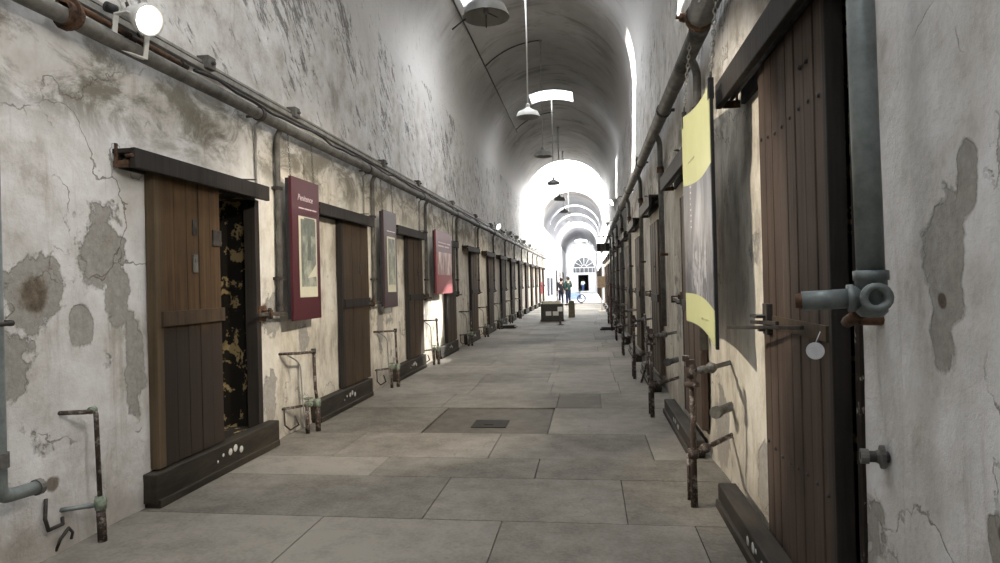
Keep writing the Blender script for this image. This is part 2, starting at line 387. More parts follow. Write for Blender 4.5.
# ------------------------------------------------------------------ setting: floor
def floor():
    me = MB(); tints = []
    def slab(x0, x1, y0, y1, m=0.0035):
        dz = random.uniform(-0.002, 0.0); t = random.random()
        me.box((x0+m, y0+m, -0.06), (x1-m, y1-m, dz)); tints.extend([t]*8)
    rows = [Y0, -3.6, -2.4, -1.2, 0.1, 1.0, 2.0, 3.05, 4.0, 4.88, 5.43, 6.335, 7.635, 8.6, 9.6]
    cuts = {8: [-1.76, -0.58, 0.6], 9: [-1.10, 0.2], 10: [-1.77, -0.45], 11: [-2.3, -0.9, 0.5], 12: [-1.735, -0.44], 7: [-1.73, -0.50], 6: [-2.2, -0.9, 0.4]}
    y = 9.6
    while y < YT-1.2: y += random.uniform(0.8, 1.15); rows.append(y)
    rows[-1] = YT
    for i in range(len(rows)-1):
        xs = [XL-0.12]+cuts.get(i+1, sorted([random.uniform(-2.4, -1.6), random.uniform(-1.0, -0.4), random.uniform(0.1, 0.5)]))+[XR+0.12]
        for a, b in zip(xs[:-1], xs[1:]):
            if abs(a+1.735) < 0.01 and abs(b+0.44) < 0.01: continue      # hatch goes here
            slab(a, b, rows[i], rows[i+1])
    o = me.build('floor', M_FLOOR); o['kind'] = 'structure'
    at = o.data.attributes.new('tint', 'FLOAT', 'POINT'); at.data.foreach_set('value', tints)
    b = MB(); b.box((XL-0.14, Y0, -0.16), (XR+0.14, YT, -0.03)); tag(b.build('floor_joints', M_JOINT), kind='structure')
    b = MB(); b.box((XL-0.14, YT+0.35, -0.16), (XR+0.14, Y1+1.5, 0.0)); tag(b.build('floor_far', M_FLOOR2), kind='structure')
    b = MB(); b.box((XL-0.14, YT, -0.16), (XR+0.14, YT+0.35, 0.02)); tag(b.build('trim_threshold', M_SILL), kind='structure')
floor()
h = empty('floor_hatch', (-1.0875, 6.985, -0.03))
b = MB(); b.box((-1.725, 6.345, -0.03), (-0.45, 7.625, -0.012)); b.build('plate', M_PLATE, h, h.location)
b = MB(); b.box((-1.27, 6.62, -0.012), (-0.90, 6.98, -0.004)); b.rod((-1.14, 6.72, -0.003), (-1.04, 6.72, -0.003), 0.006); b.build('lid', M_LID, h, h.location, 0.003)
tag(h, 'square brown iron hatch plate set flush into the slab floor', 'hatch', kind='thing')

# ------------------------------------------------------------------ setting: walls
def wall(name, X, side, holes, mat, ya, yb):
    """side +1: room lies at +x of X"""
    ys = set(); zs = set()
    def span(a, b, st):
        n = max(1, round((b-a)/st)); return [a+(b-a)*i/n for i in range(n+1)]
    for v in span(ya, 2.0, 0.25)+span(2.0, 9.0, 0.07)+span(9.0, 16, 0.15)+span(16, yb, 0.6): ys.add(round(v, 4))
    for v in span(0, 3.4, 0.085)+span(3.4, SPRING, 0.15): zs.add(round(v, 4))
    for (a, b, c, d) in holes: ys |= {a, b}; zs |= {c, d}
    zs.add(-0.12)
    ys = sorted(ys); zs = sorted(zs); m = MB(); idx = {}
    vs = []; fs = []
    hold = [v for hh in holes for v in hh]
    for j, y in enumerate(ys):
        for i, z in enumerate(zs):
            near = any(a-0.01 <= y <= b+0.01 and c-0.01 <= z <= d+0.01 for a, b, c, d in holes)
            dx = 0.0
            if not near:
                p = Vector((X*3.1, y, z))
                dx = 0.016*noise.noise(p*1.3)+0.010*noise.noise(p*3.4)+0.004*noise.noise(p*8)
                if z < 0.5: dx += 0.02*(0.5-z)*2*(0.5+noise.noise(p*2.5))
                if z > SPRING-0.05: dx = 0
            idx[j, i] = len(vs); vs.append((X+side*dx, y, z))
    for j in range(len(ys)-1):
        for i in range(len(zs)-1):
            cy = (ys[j]+ys[j+1])/2; cz = (zs[i]+zs[i+1])/2
            if any(a < cy < b and c < cz < d for a, b, c, d in holes): continue
            q = (idx[j, i], idx[j+1, i], idx[j+1, i+1], idx[j, i+1]); fs.append(q if side < 0 else q[::-1])
    m.add(vs, fs, True)
    return tag(m.build(name, mat), kind='structure')
HL = (4.93, 5.69, 0.2, 2.34); HR = (2.555, 3.25, 0.12, 2.60)
wall('wall_left', XL, 1, [HL], M_WL, Y0, 45.0)
wall('wall_right', XR, -1, [HR], M_WR, Y0, 45.0)
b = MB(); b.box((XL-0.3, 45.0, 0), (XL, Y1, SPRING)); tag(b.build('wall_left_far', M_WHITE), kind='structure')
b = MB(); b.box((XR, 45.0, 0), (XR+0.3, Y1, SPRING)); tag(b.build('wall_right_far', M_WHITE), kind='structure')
b = MB(); b.box((XL-0.5, Y0-0.3, -0.1), (XR+0.5, Y0, 8.2)); tag(b.build('wall_back', M_WHITE), kind='structure')
def cell(name, hole, X, side):
    y0, y1, z0, z1 = hole; d = 0.62; m = MB()
    xa, xb = X, X-side*d
    m.add([(xa, y1, z0), (xb, y1, z0), (xb, y1, z1), (xa, y1, z1)], [(0, 1, 2, 3)])
    m.add([(xa, y0, z0), (xb, y0, z0), (xb, y0, z1), (xa, y0, z1)], [(3, 2, 1, 0)])
    m.add([(xa, y0, z1), (xb, y0, z1), (xb, y1, z1), (xa, y1, z1)], [(0, 1, 2, 3)])
    m.add([(xa, y0, z0), (xb, y0, z0), (xb, y1, z0), (xa, y1, z0)], [(3, 2, 1, 0)])
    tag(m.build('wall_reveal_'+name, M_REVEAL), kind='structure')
    m = MB(); xe = xb-side*2.4
    a = [(xb, y0-0.9, 0), (xe, y0-0.9, 0), (xe, y1+0.9, 0), (xb, y1+0.9, 0)]; t = [(p[0], p[1], 2.9) for p in a]
    m.add(a+t, [(0, 1, 2, 3), (4, 5, 6, 7), (0, 1, 5, 4), (1, 2, 6, 5), (2, 3, 7, 6)])
    A, B = (xb, y0-0.9), (xb, y1+0.9)
    m.add([(xb, y0-0.9, 0), (xb, y0, 0), (xb, y0, 2.9), (xb, y0-0.9, 2.9)], [(0, 1, 2, 3)])
    m.add([(xb, y1, 0), (xb, y1+0.9, 0), (xb, y1+0.9, 2.9), (xb, y1, 2.9)], [(0, 1, 2, 3)])
    m.add([(xb, y0, z1), (xb, y1, z1), (xb, y1, 2.9), (xb, y0, 2.9)], [(0, 1, 2, 3)])
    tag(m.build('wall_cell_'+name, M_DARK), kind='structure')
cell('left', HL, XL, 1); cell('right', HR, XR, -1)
# door jambs
b = MB(); b.box((XL-0.10, 5.62, 0.2), (XL+0.015, 5.70, 2.34)); tag(b.build('trim_1', M_BEAM, bevel=0.004), kind='structure')
b = MB(); b.box((XR-0.012, 2.535, 0.12), (XR+0.12, 2.585, 2.60)); tag(b.build('trim_2', M_JAMB, bevel=0.004), kind='structure')

# ------------------------------------------------------------------ setting: vault with skylights
SKY = [(-2.6, -1.2, 0.75), (1.2, 2.5, 0.75), (4.2, 5.3, 0.72), (11.4, 12.6, 1.30), (20.05, 21.1, 0.68), (31.8, 43.0, 1.80),
       (50.5, 51.5, 1.9), (57.0, 58.2, 1.9), (65.0, 71.0, 1.9), (92.0, 96.5, 0.9)]  # wide slots shaped as white light rings; the last added to light end wall
def vault(name, ya, yb, sky, mat):
    na = 40; ys = {ya, yb}
    for (a, b, w) in sky: ys |= {a, b}
    y = ya
    while y < yb: ys.add(round(y, 3)); y += 0.5 if y < 30 else 1.5
    ys = sorted(ys)
    angs0 = [PI*i/na for i in range(na+1)]
    m = MB()
    def pt(t, y): return (CX-RAD*math.cos(t), y, SPRING+RAD*math.sin(t))
    for j in range(len(ys)-1):
        cy = (ys[j]+ys[j+1])/2; w = None
        for (a, b, ww) in sky:
            if a < cy < b: w = ww
        A = list(angs0)
        if w:
            t0 = PI/2-math.asin(w/RAD); t1 = PI-t0
            A = [t for t in A if t < t0-0.01]+[t0, None, t1]+[t for t in A if t > t1+0.01]
        for p, q in zip(A[:-1], A[1:]):
            if p is None or q is None: continue
            m.add([pt(p, ys[j]), pt(q, ys[j]), pt(q, ys[j+1]), pt(p, ys[j+1])], [(0, 1, 2, 3)], False)
    o = m.build(name, mat); o['kind'] = 'structure'
    import bmesh
    bm = bmesh.new(); bm.from_mesh(o.data); bmesh.ops.remove_doubles(bm, verts=bm.verts, dist=0.0008)
    for f in bm.faces: f.smooth = True
    bm.to_mesh(o.data); bm.free()
    return o
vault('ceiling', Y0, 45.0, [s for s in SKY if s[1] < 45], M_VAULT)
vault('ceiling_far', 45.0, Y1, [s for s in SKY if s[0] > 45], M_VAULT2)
for i, (a, bb, w) in enumerate(SKY):
    m = MB(); zb = SPRING+math.sqrt(RAD*RAD-w*w)-0.015; zt = 7.95; t = 0.10
    m.box((CX-w-t, a-t, zb+0.02), (CX-w, bb+t, zt)); m.box((CX+w, a-t, zb+0.02), (CX+w+t, bb+t, zt))
    for ya_, yb_ in ((a-t, a), (bb, bb+t)):
        t0 = math.asin(w/RAD); arc = [(CX+RAD*math.sin(-t0+2*t0*k/16), SPRING+RAD*math.cos(-t0+2*t0*k/16)) for k in range(17)]
        arc = [(CX-w-t, zb+0.02)]+arc+[(CX+w+t, zb+0.02), (CX+w+t, zt), (CX-w-t, zt)]; q = len(arc)
        m.add([(x, ya_, z) for x, z in arc]+[(x, yb_, z) for x, z in arc], [tuple(range(q)), tuple(range(2*q-1, q-1, -1))]+[(k, (k+1) % q, q+(k+1) % q, q+k) for k in range(q)])
    tag(m.build('window_%d' % (i+1), M_VAULT2), kind='structure')
    # daylight is sampled through each roof opening
    L = bpy.data.lights.new('skylight_portal', 'AREA'); L.shape = 'RECTANGLE'; L.size = 2*w; L.size_y = bb-a
    L.cycles.is_portal = True
    lo = bpy.data.objects.new('skylight_portal', L); lo.location = (CX, (a+bb)/2, zt); COL.objects.link(lo)
# flat roof so that no sky leaks between the shafts is not needed: the vault is closed

# end wall with a doorway and a fan window
def end_wall():
    dx0, dx1, dz = -1.62, -0.06, 2.45
    m = MB(); Y = Y1
    m.box((XL-0.3, Y, 0), (dx0, Y+0.4, 2.7)); m.box((dx1, Y, 0), (XR+0.3, Y+0.4, 2.7)); m.box((dx0, Y, dz), (dx1, Y+0.4, 2.7))
    m.box((XL-0.3, Y, 2.7), (XR+0.3, Y+0.4, 8.0))
    tag(m.build('wall_end', M_WHITE), kind='structure')
    cx, r = -0.70, 1.6
    m = MB(); pts = [(cx+r*math.cos(PI*i/24), Y-0.03, 3.55+r*math.sin(PI*i/24)) for i in range(25)]+[(cx-r, Y-0.03, 2.75), (cx+r, Y-0.03, 2.75)]
    m.add(pts, [tuple(range(len(pts)))])
    w = m.build('window_11', M_GLASS); w['kind'] = 'structure'
    m = MB(); m.tube([(cx+r*math.cos(PI*i/24), Y-0.06, 3.55+r*math.sin(PI*i/24)) for i in range(25)], 0.07, 8)
    for i in range(1, 6): m.rod((cx+0.4*math.cos(PI*i/6), Y-0.06, 3.55+0.4*math.sin(PI*i/6)), (cx+r*math.cos(PI*i/6), Y-0.06, 3.55+r*math.sin(PI*i/6)), 0.035, 6)
    m.tube([(cx+0.4*math.cos(PI*i/12), Y-0.06, 3.55+0.4*math.sin(PI*i/12)) for i in range(13)], 0.035, 6)
    m.box((cx-r, Y-0.1, 3.5), (cx+r, Y-0.03, 3.62)); m.box((cx-r, Y-0.1, 2.72), (cx+r, Y-0.03, 2.82))
    for k in range(-2, 3): m.box((cx+k*0.62-0.03, Y-0.09, 2.8), (cx+k*0.62+0.03, Y-0.03, 3.52))
    m.build('window_frame', M_WHITE, w)
    m = MB(); m.box((dx0-0.4, Y+0.4, 0), (dx1+0.4, Y+3.0, 0.02)); m.box((dx0-0.4, Y+2.9, 0), (dx1+0.4, Y+3.0, 3.0)); m.box((dx0-0.5, Y+0.4, 0), (dx0-0.4, Y+3, 3)); m.box((dx1+0.4, Y+0.4, 0), (dx1+0.5, Y+3, 3)); m.box((dx0-0.5, Y+0.4, 2.9), (dx1+0.5, Y+3, 3.0))
    tag(m.build('wall_passage', M_DARK), kind='structure')
    m = MB(); m.box((dx0-0.12, Y-0.06, 0), (dx0, Y+0.1, dz+0.12)); m.box((dx1, Y-0.06, 0), (dx1+0.12, Y+0.1, dz+0.12)); m.box((dx0, Y-0.06, dz), (dx1, Y+0.1, dz+0.12))
    tag(m.build('trim_3', M_WHITE), kind='structure')
end_wall()

# ------------------------------------------------------------------ cells: headers, sills, doors (local: wall face x=0, room +x)
ORD = ['first', 'second', 'third', 'fourth', 'fifth', 'sixth', 'seventh', 'eighth', 'ninth', 'tenth', 'eleventh', 'twelfth', 'thirteenth', 'fourteenth', 'fifteenth']
def make_header(L=1.79, z0=2.32, h=0.135):
    r = empty('door_header'); m = MB()
    m.box((0.125, 0.0, z0), (0.165, L, z0+h)); m.box((-0.01, 0.0, z0+h-0.035), (0.125, L, z0+h-0.002)); m.box((-0.01, 0.05, z0+0.01), (0.02, L, z0+h-0.036))
    m.build('beam', M_BEAM, r, bevel=0.006)
    m = MB(); m.rod((0.07, 0.02, z0+0.055), (0.07, L-0.02, z0+0.055), 0.014); m.build('track_rail', M_IRON, r)
    m = MB(); m.box((0.012, -0.012, z0+0.005), (0.12, 0.012, z0+0.05)); m.bar((0.03, -0.004, z0+0.03), (0.03, -0.004, z0+h+0.03), 0.02, 0.012); m.rod((0.10, -0.004, z0+0.08), (0.155, -0.01, z0+0.08), 0.012, 8); m.build('end_bracket', M_RUST, r)
    m = MB(); m.bar((0.06, L*0.78, z0+h+0.012), (0.19, L*0.84, z0+h+0.018), 0.03, 0.01); m.build('strap', M_IRON, r)
    return r
def make_sill(L=1.77, h=0.235):
    r = empty('door_sill'); m = MB()
    m.box((0.0, 0, 0.03), (0.115, L, h)); m.build('beam', M_SILL, r, bevel=0.008)
    m = MB(); m.box((0.0, 0.015, 0), (0.135, L-0.03, 0.055)); m.build('footing', M_SILL, r, bevel=0.006)
    for k in range(5):
        m = MB(); y = L*0.42+k*0.09+random.uniform(-0.02, 0.02); s = random.uniform(0.012, 0.03); z = h*random.uniform(0.45, 0.72)
        m.lathe([(0, 0.002), (s, 0.0015), (s*1.05, 0)], (0.1152, y, z), (1, 0, 0), 9)
        m.build('paint_flake', M_FLAKE, r)
    return r
def planks(m, y0, y1, z0, z1, n, x0=0.018, x1=0.074, gap=0.006):
    w = (y1-y0)/n
    for i in range(n):
        dx = random.uniform(-0.004, 0.003)
        m.box((x0, y0+i*w+gap/2, z0+random.uniform(0, 0.006)), (x1+dx, y0+(i+1)*w-gap/2, z1))
    m.box((x0, y0, z0+0.01), (x1-0.014, y1, z1-0.01))
def make_door(W=0.98, mat=None):
    r = empty('cell_door'); m = MB(); planks(m, 0.06, W, 0.245, 2.36, 6); m.build('planks', mat, r, bevel=0.003)
    m = MB(); m.box((0.01, 0, 0.245), (0.078, 0.06, 2.36)); m.build('edge_stile', M_BEAM, r, bevel=0.004)
    m = MB(); m.box((0.074, 0.06, 1.24), (0.092, W, 1.345)); m.build('cross_rail', M_BEAM, r, bevel=0.003)
    m = MB(); m.box((0.074, 0.62, 1.66), (0.084, 0.70, 1.80)); m.lathe([(0.016, 0), (0.012, 0.012), (0, 0.013)], (0.084, 0.66, 1.73), (1, 0, 0), 10); m.build('lock_plate', M_IRON, r, bevel=0.002)
    return r
def make_bar():
    """iron locking bar that sticks out over the wall beside a door"""
    r = empty('locking_bar'); m = MB()
    m.bar((0.085, -0.12, 1.262), (0.10, 0.46, 1.250), 0.022, 0.034); m.build('bar', M_BOLTW, r, bevel=0.003)
    m = MB(); m.box((0.0, -0.02, 1.19), (0.03, 0.10, 1.34)); m.box((0.03, 0.02, 1.225), (0.125, 0.055, 1.245)); m.box((0.03, 0.02, 1.285), (0.125, 0.055, 1.30)); m.box((0.113, 0.02, 1.225), (0.128, 0.055, 1.30))
    m.build('keeper', M_RUST, r, bevel=0.003)
    m = MB(); m.lathe([(0, -0.02), (0.03, -0.02), (0.034, 0.0), (0.03, 0.022), (0, 0.022)], (0.06, 0.12, 1.24), (1, 0.2, 0), 10); m.tube([(0.06+0.0, 0.10, 1.26), (0.06, 0.10, 1.31), (0.06, 0.14, 1.31), (0.06, 0.14, 1.26)], 0.007, 6); m.build('padlock', M_IRON, r)
    return r
HY = [3.84+2.93*k for k in range(14)]
hdr = make_header(); sil = make_sill(); bar_ = make_bar()
dl = make_door(0.99, M_DOOR_B)
W_P = 'maroon-poster wall'
DL = {1: 'closed dark brown plank cell door between the tall maroon poster and the greyish poster',
      2: 'closed dark plank cell door just beyond the narrow greyish poster',
      3: 'closed brown plank cell door just beyond the pink-red poster'}
for k, y in enumerate(HY):
    hl = 'black timber door header with hollow end above the half-open brown door' if k == 0 else 'black timber door header above the %s cell door of the %s' % (ORD[k], W_P)
    place(hdr, k > 0, (XL, y, 0), 0, hl, 'door header', 'timber door headers')
    sl = 'dark sill beam flecked with white paint below the half-open brown door' if k == 0 else 'dark sill beam on the floor below the %s cell door of the %s' % (ORD[k], W_P)
    place(sil, k > 0, (XL, y+(0.2 if k == 0 else 0.0)-(0 if k == 0 else 0.04), 0), 0, sl, 'door sill', 'timber door sills')
    if k > 0:
        place(dl, k > 1, (XL, y+0.80, 0), 0, DL.get(k, 'closed dark plank cell door, the %s door along the %s' % (ORD[k], W_P)), 'door', 'closed cell doors')
    bl = ['iron locking bar reaching from the half-open doorway to behind the maroon poster', 'iron locking bar beside the door between the maroon and greyish posters', 'iron locking bar beside the door beyond the greyish poster'][k] if k < 3 else 'iron locking bar beside the %s cell door of the %s' % (ORD[k], W_P)
    place(bar_, k > 0, (XL, y+1.82, 0), 0, bl, 'locking bar', 'iron locking bars')
# first door: slid half open
r = empty('cell_door', (XL, 4.13, 0)); m = MB()
planks(m, 0.075, 0.82, 0.245, 2.36, 5); m.build('planks', M_DOOR_A, r, bevel=0.003)
m = MB(); m.box((0.005, 0, 0.245), (0.079, 0.075, 2.36)); m.build('edge_stile', M_DOOR_EDGE, r, bevel=0.005)
m = MB(); m.box((0.074, 0.05, 1.245), (0.098, 0.83, 1.355)); m.build('cross_rail', M_DOOR_B, r, bevel=0.004)
m = MB(); m.box((0.075, 0.435, 1.64), (0.086, 0.49, 1.78)); m.lathe([(0.018, 0), (0.016, 0.008), (0.006, 0.008), (0.005, 0.002), (0, 0.002)], (0.086, 0.463, 1.735), (1, 0, 0), 12); m.build('lock_plate', M_PIPE, r, bevel=0.002)
m = MB(); m.box((0.075, 0.70, 1.86), (0.088, 0.815, 1.99)); m.build('peephole_cover', M_IRON, r, bevel=0.002); m = MB(); m.box((0.075, 0.44, 1.93), (0.084, 0.49, 2.05)); m.build('peephole_cover', M_IRON, r, bevel=0.002)
tag(r, 'brown plank cell door slid half open beside a dark doorway with peeling cream paint', 'door', kind='thing')

# right wall, turned half round (local y then runs towards the camera)
HRY = [4.28+3.2*k for k in range(12)]
W_Y = 'yellow-poster wall'
first_hr = make_header(1.80, 2.585, 0.155)
sil_r = make_sill(1.9, 0.155)
dr = make_door(0.98, M_DOOR_R)
for k, y in enumerate(HRY):
    if k == 0:
        o = place(first_hr, False, (XR, y, 0), PI, 'big dark timber header above the tall plank door beside the yellow-green poster', 'door header', 'timber door headers')
        place(sil_r, False, (XR-0.08, y+0.08, 0), PI, 'low flaking sill beam below the nearest tall plank door', 'door sill', 'timber door sills')
        continue
    o = copy_tree(first_hr); o.location = (XR, y+0.05, -0.08); o.rotation_euler = (0, 0, PI)
    tag(o, 'dark timber header just behind the yellow-green poster' if k == 1 else 'dark timber header above the %s cell door of the %s' % (ORD[k], W_Y), 'door header', 'timber door headers', 'thing')
    o = copy_tree(sil_r); o.location = (XR-0.08, y-0.1, 0); o.rotation_euler = (0, 0, PI)
    tag(o, 'low sill beam under the second door of the %s, behind the nearest standpipe' % W_Y if k == 1 else 'low sill beam below the %s cell door of the %s' % (ORD[k], W_Y), 'door sill', 'timber door sills', 'thing')
    place(dr, k > 1, (XR, y-0.85, -0.05), PI, 'grey-brown plank cell door half hidden behind the yellow-green poster' if k == 1 else 'brown plank cell door, the %s door along the %s' % (ORD[k], W_Y), 'door', 'cell doors beyond the yellow-green poster')
    o = copy_tree(bar_); o.location = (XR, y-0.36, 0.02); o.rotation_euler = (0, 0, PI)
    tag(o, 'iron locking bar beside the %s cell door of the %s' % (ORD[k], W_Y), 'locking bar', 'iron locking bars', 'thing')
# nearest right-hand door
r = empty('cell_door', (XR, 2.62, 0)); m = MB()
n = 8; w = 0.98/n
for i in range(n):
    m.box((-0.07+random.uniform(-0.003, 0.003), 0.03+i*w+0.004, 0.13), (-0.012, 0.03+(i+1)*w-0.004, 2.62))
m.box((-0.058, 0.03, 0.14), (-0.012, 1.01, 2.61)); m.build('planks', M_DOOR_R, r, bevel=0.004)
m = MB(); m.box((-0.078, 0.0, 0.13), (-0.008, 0.034, 2.62)); m.build('edge_stile', M_BEAM, r, bevel=0.004)
for zz, i in [(2.22, i) for i in range(n)]+[(0.62, i) for i in range(n)]:
    m = MB(); m.lathe([(0.011, 0), (0.009, 0.007), (0, 0.009)], (-0.071, 0.03+(i+0.5)*w, zz+0.012*math.sin(i)), (-1, 0, 0), 8); m.build('bolt_head', M_IRON, r)
for yy in (0.30, 0.22):
    m = MB(); m.lathe([(0.013, 0), (0.011, 0.012), (0, 0.014)], (-0.071, yy, 2.40), (-1, 0, 0), 8); m.build('bolt_head', M_IRON, r)
m = MB(); m.box((-0.082, 0.05, 1.235), (-0.066, 0.80, 1.30)); m.build('strap', M_DOOR_B, r, bevel=0.002)
m = MB(); m.bar((-0.092, 0.30, 1.275), (-0.26, 0.98, 1.232), 0.018, 0.018); m.bar((-0.09, 0.68, 1.27), (-0.125, 1.03, 1.255), 0.02, 0.02)
m.build('bolt', M_IRON, r, bevel=0.003)
m = MB(); m.box((-0.10, 0.83, 1.20), (-0.066, 0.91, 1.36)); m.box((-0.15, 0.85, 1.285), (-0.075, 0.97, 1.30)); m.box((-0.13, 0.86, 1.215), (-0.07, 0.90, 1.245)); m.build('hasp', M_IRON, r, bevel=0.003)
m = MB(); m.lathe([(0, 0), (0.034, 0), (0.034, 0.005), (0, 0.005)], (-0.115, 0.075, 1.20), (-0.5, -1, 0.1), 18, False); m.rod((-0.113, 0.078, 1.23), (-0.09, 0.09, 1.275), 0.002, 5); m.build('tag', M_TAG, r)
for ch in r.children:
    if ch.name.startswith('tag'): ch['label'] = 'round white tag'
tag(r, 'tall red-brown plank cell door with an iron bolt and round white tag', 'door', kind='thing')

# ------------------------------------------------------------------ wall pipes, poster wall
def flanges(m, y, x, z, r, d=(0, 1, 0)):
    m.lathe([(r, -0.05), (r*1.35, -0.045), (r*1.35, -0.01), (r*1.75, -0.008), (r*1.75, 0.012), (r*1.35, 0.014), (r*1.35, 0.05), (r, 0.055)], (x, y, z), d, 14, False)
r = empty('steam_pipe', (XL, 3.3, 3.0)); m = MB()
pts = [(-2.98, y, 3.115+0.006*math.sin(y*1.7)) for y in [Y0+0.3+i*1.2 for i in range(42)] if y < 45]
m.tube(pts, 0.052, 14); m.build('pipe', M_PIPE, r, r.location)
m = MB(); flanges(m, 3.36, -2.98, 3.135, 0.056); m.build('coupling', M_RUST, r, r.location)
for yy in (5.55, 8.5, 11.4, 14.4, 17.3, 20.3, 23.2, 26.1, 29.0):
    m = MB(); m.lathe([(0.054, -0.03), (0.064, -0.028), (0.064, 0.028), (0.054, 0.03)], (-2.98, yy, 3.115), (0, 1, 0), 14, False); m.box((XL-0.01, yy-0.012, 3.09), (-2.98, yy+0.012, 3.11)); m.build('bracket', M_IRON, r, r.location)
tag(r, 'long dusty grey steam pipe running above the doors of the maroon-poster wall', 'pipe', kind='thing')
r = empty('rusty_conduit', (XL, 3.3, 3.2)); m = MB()
m.tube([(-2.99, y, 3.205+0.008*math.sin(y*2.3)) for y in [-4+i*0.5 for i in range(18)]], 0.021, 8); m.build('pipe', M_RUST, r, r.location)
for yy in (3.9, 4.45):
    m = MB(); m.lathe([(0.022, -0.03), (0.029, -0.028), (0.029, 0.028), (0.022, 0.03)], (-2.99, yy, 3.2), (0, 1, 0), 10, False); m.build('coupling', M_IRON, r, r.location)
tag(r, 'thin rusty conduit lying on top of the grey steam pipe under the lit spotlight', 'conduit', kind='thing')
m = MB(); pts = []
for i in range(90):
    y = 4.55+i*0.3; pts.append((-2.965+0.012*math.sin(i*1.9), y, 3.195+0.018*math.sin(i*1.13)+0.01*math.sin(i*2.7)))
m.tube(pts, 0.013, 6); tag(m.build('power_cable', M_BLACK), 'black power cable sagging along the top of the grey steam pipe', 'cable', kind='thing')
r = empty('cable_channel', (XL, 3.3, 3.3)); m = MB()
m.box((XL+0.012, -4, 3.285), (XL+0.06, 44.5, 3.325)); m.box((XL+0.012, -4, 3.345), (XL+0.045, 44.5, 3.365)); m.build('channel', M_COND, r, r.location)
for yy in (4.85, 6.40, 9.35, 11.35, 14.3, 17.3, 20.0, 22.6):
    m = MB(); m.box((XL-0.005, yy-0.055, 3.30), (XL+0.10, yy+0.055, 3.405)); m.lathe([(0.017, 0), (0.017, 0.03), (0, 0.03)], (XL+0.1, yy, 3.35), (1, 0, 0), 8); m.build('junction_box', M_PIPE, r, r.location, 0.006)
tag(r, 'pale steel cable channel with junction boxes high on the maroon-poster wall', 'cable channel', kind='thing')
# droppers
def make_drop():
    r = empty('drop_pipe'); m = MB(); m.bend([(0.10, 0, 3.10), (0.045, 0.01, 3.02), (0.045, 0, 1.26)], 0.029, 0.05, 10); m.build('pipe', M_PIPE, r)
    m = MB(); m.lathe([(0.03, -0.03), (0.04, -0.028), (0.04, 0.028), (0.03, 0.03)], (0.045, 0, 1.30), (0, 0, 1), 10, False)
    m.build('coupling', M_IRON, r)
    for z in (1.6, 2.5):
        m = MB(); m.box((-0.01, -0.045, z-0.015), (0.078, 0.045, z+0.015)); m.build('clamp', M_IRON, r)
    return r
dp = make_drop(); ys = [6.02, 8.86, 11.87]+[14.75+2.93*i for i in range(9)]
for i, y in enumerate(ys):
    lab = ['grey drop pipe between the half-open doorway and the tall maroon poster', 'grey drop pipe between the second cell door and the greyish poster', 'grey drop pipe just before the pink-red poster'][i] if i < 3 else 'grey drop pipe beside the %s cell door of the %s' % (ORD[i], W_P)
    place(dp, i > 0, (XL, y, 0), 0, lab, 'pipe', 'grey drop pipes')
def make_thin():
    r = empty('thin_conduit'); m = MB(); m.tube([(0.10, 0, 3.1), (0.03, 0, 3.04), (0.022, 0.005, 2.7), (0.022, 0, 2.36)], 0.012, 8); m.build('pipe', M_COND, r); return r
th = make_thin()
for i, y in enumerate([5.645, 8.56, 11.5, 14.43, 17.36]):
    place(th, i > 0, (XL, y, 0), 0, 'thin pale conduit above the %s cell door of the %s' % (ORD[i], W_P), 'conduit', 'thin conduits')

# standpipes, poster wall
def make_stand():
    r = empty('standpipe'); m = MB()
    m.bend([(-0.01, -0.12, 0.84), (0.20, -0.10, 0.845), (0.245, 0.14, 0.835)], 0.014, 0.03, 8)
    m.tube([(0.245, 0.14, 0.84), (0.25, 0.15, 0.45), (0.255, 0.18, 0.30)], 0.017, 9)
    m.tube([(0.255, 0.18, 0.30), (0.255, 0.185, 0.0)], 0.027, 10); m.build('riser', M_SPIPE, r)
    m = MB(); m.lathe([(0.0, -0.026), (0.026, -0.024), (0.026, 0.026), (0, 0.028)], (0.245, 0.135, 0.84), (0, 0, 1), 10); m.build('elbow', M_IRON, r)
    m = MB(); m.bend([(0.04, -0.06, 0.83), (0.16, 0.0, 0.74), (0.17, 0.02, 0.30), (0.18, 0.06, 0.06)], 0.008, 0.07, 6); m.build('thin_tube', M_COND, r)
    m = MB(); m.rod((-0.01, -0.1, 0.28), (0.255, 0.17, 0.29), 0.014, 8); m.rod((0.19, 0.07, 0.29), (0.19, 0.075, 0.0), 0.022, 9); m.build('branch_pipe', M_SPIPE, r)
    m = MB(); m.lathe([(0, -0.04), (0.03, -0.035), (0.036, 0), (0.03, 0.035), (0, 0.04)], (0.20, 0.09, 0.30), (0.6, 0.7, 0), 10); m.lathe([(0, -0.045), (0.036, -0.04), (0.04, 0), (0.036, 0.04), (0, 0.045)], (0.255, 0.175, 0.30), (0, 0, 1), 10)
    m.tube([(0.20+0.045*math.cos(t), 0.08+0.045*math.sin(t), 0.36) for t in [2*PI*i/12 for i in range(12)]], 0.006, 6, closed=True); m.rod((0.20, 0.08, 0.30), (0.20, 0.08, 0.36), 0.007, 6)
    m.build('valve', M_GREEN, r)
    m = MB(); m.tube([(0.02, -0.09, 0.30), (0.03, -0.10, 0.12), (0.06, -0.04, 0.06), (0.12, 0.02, 0.10), (0.10, -0.02, 0.2)], 0.008, 6); m.build('loop', M_IRON, r)
    return r
st = make_stand(); ys = [6.19, 9.03, 11.62, 15.12, 17.6, 20.5, 23.4, 26.4]
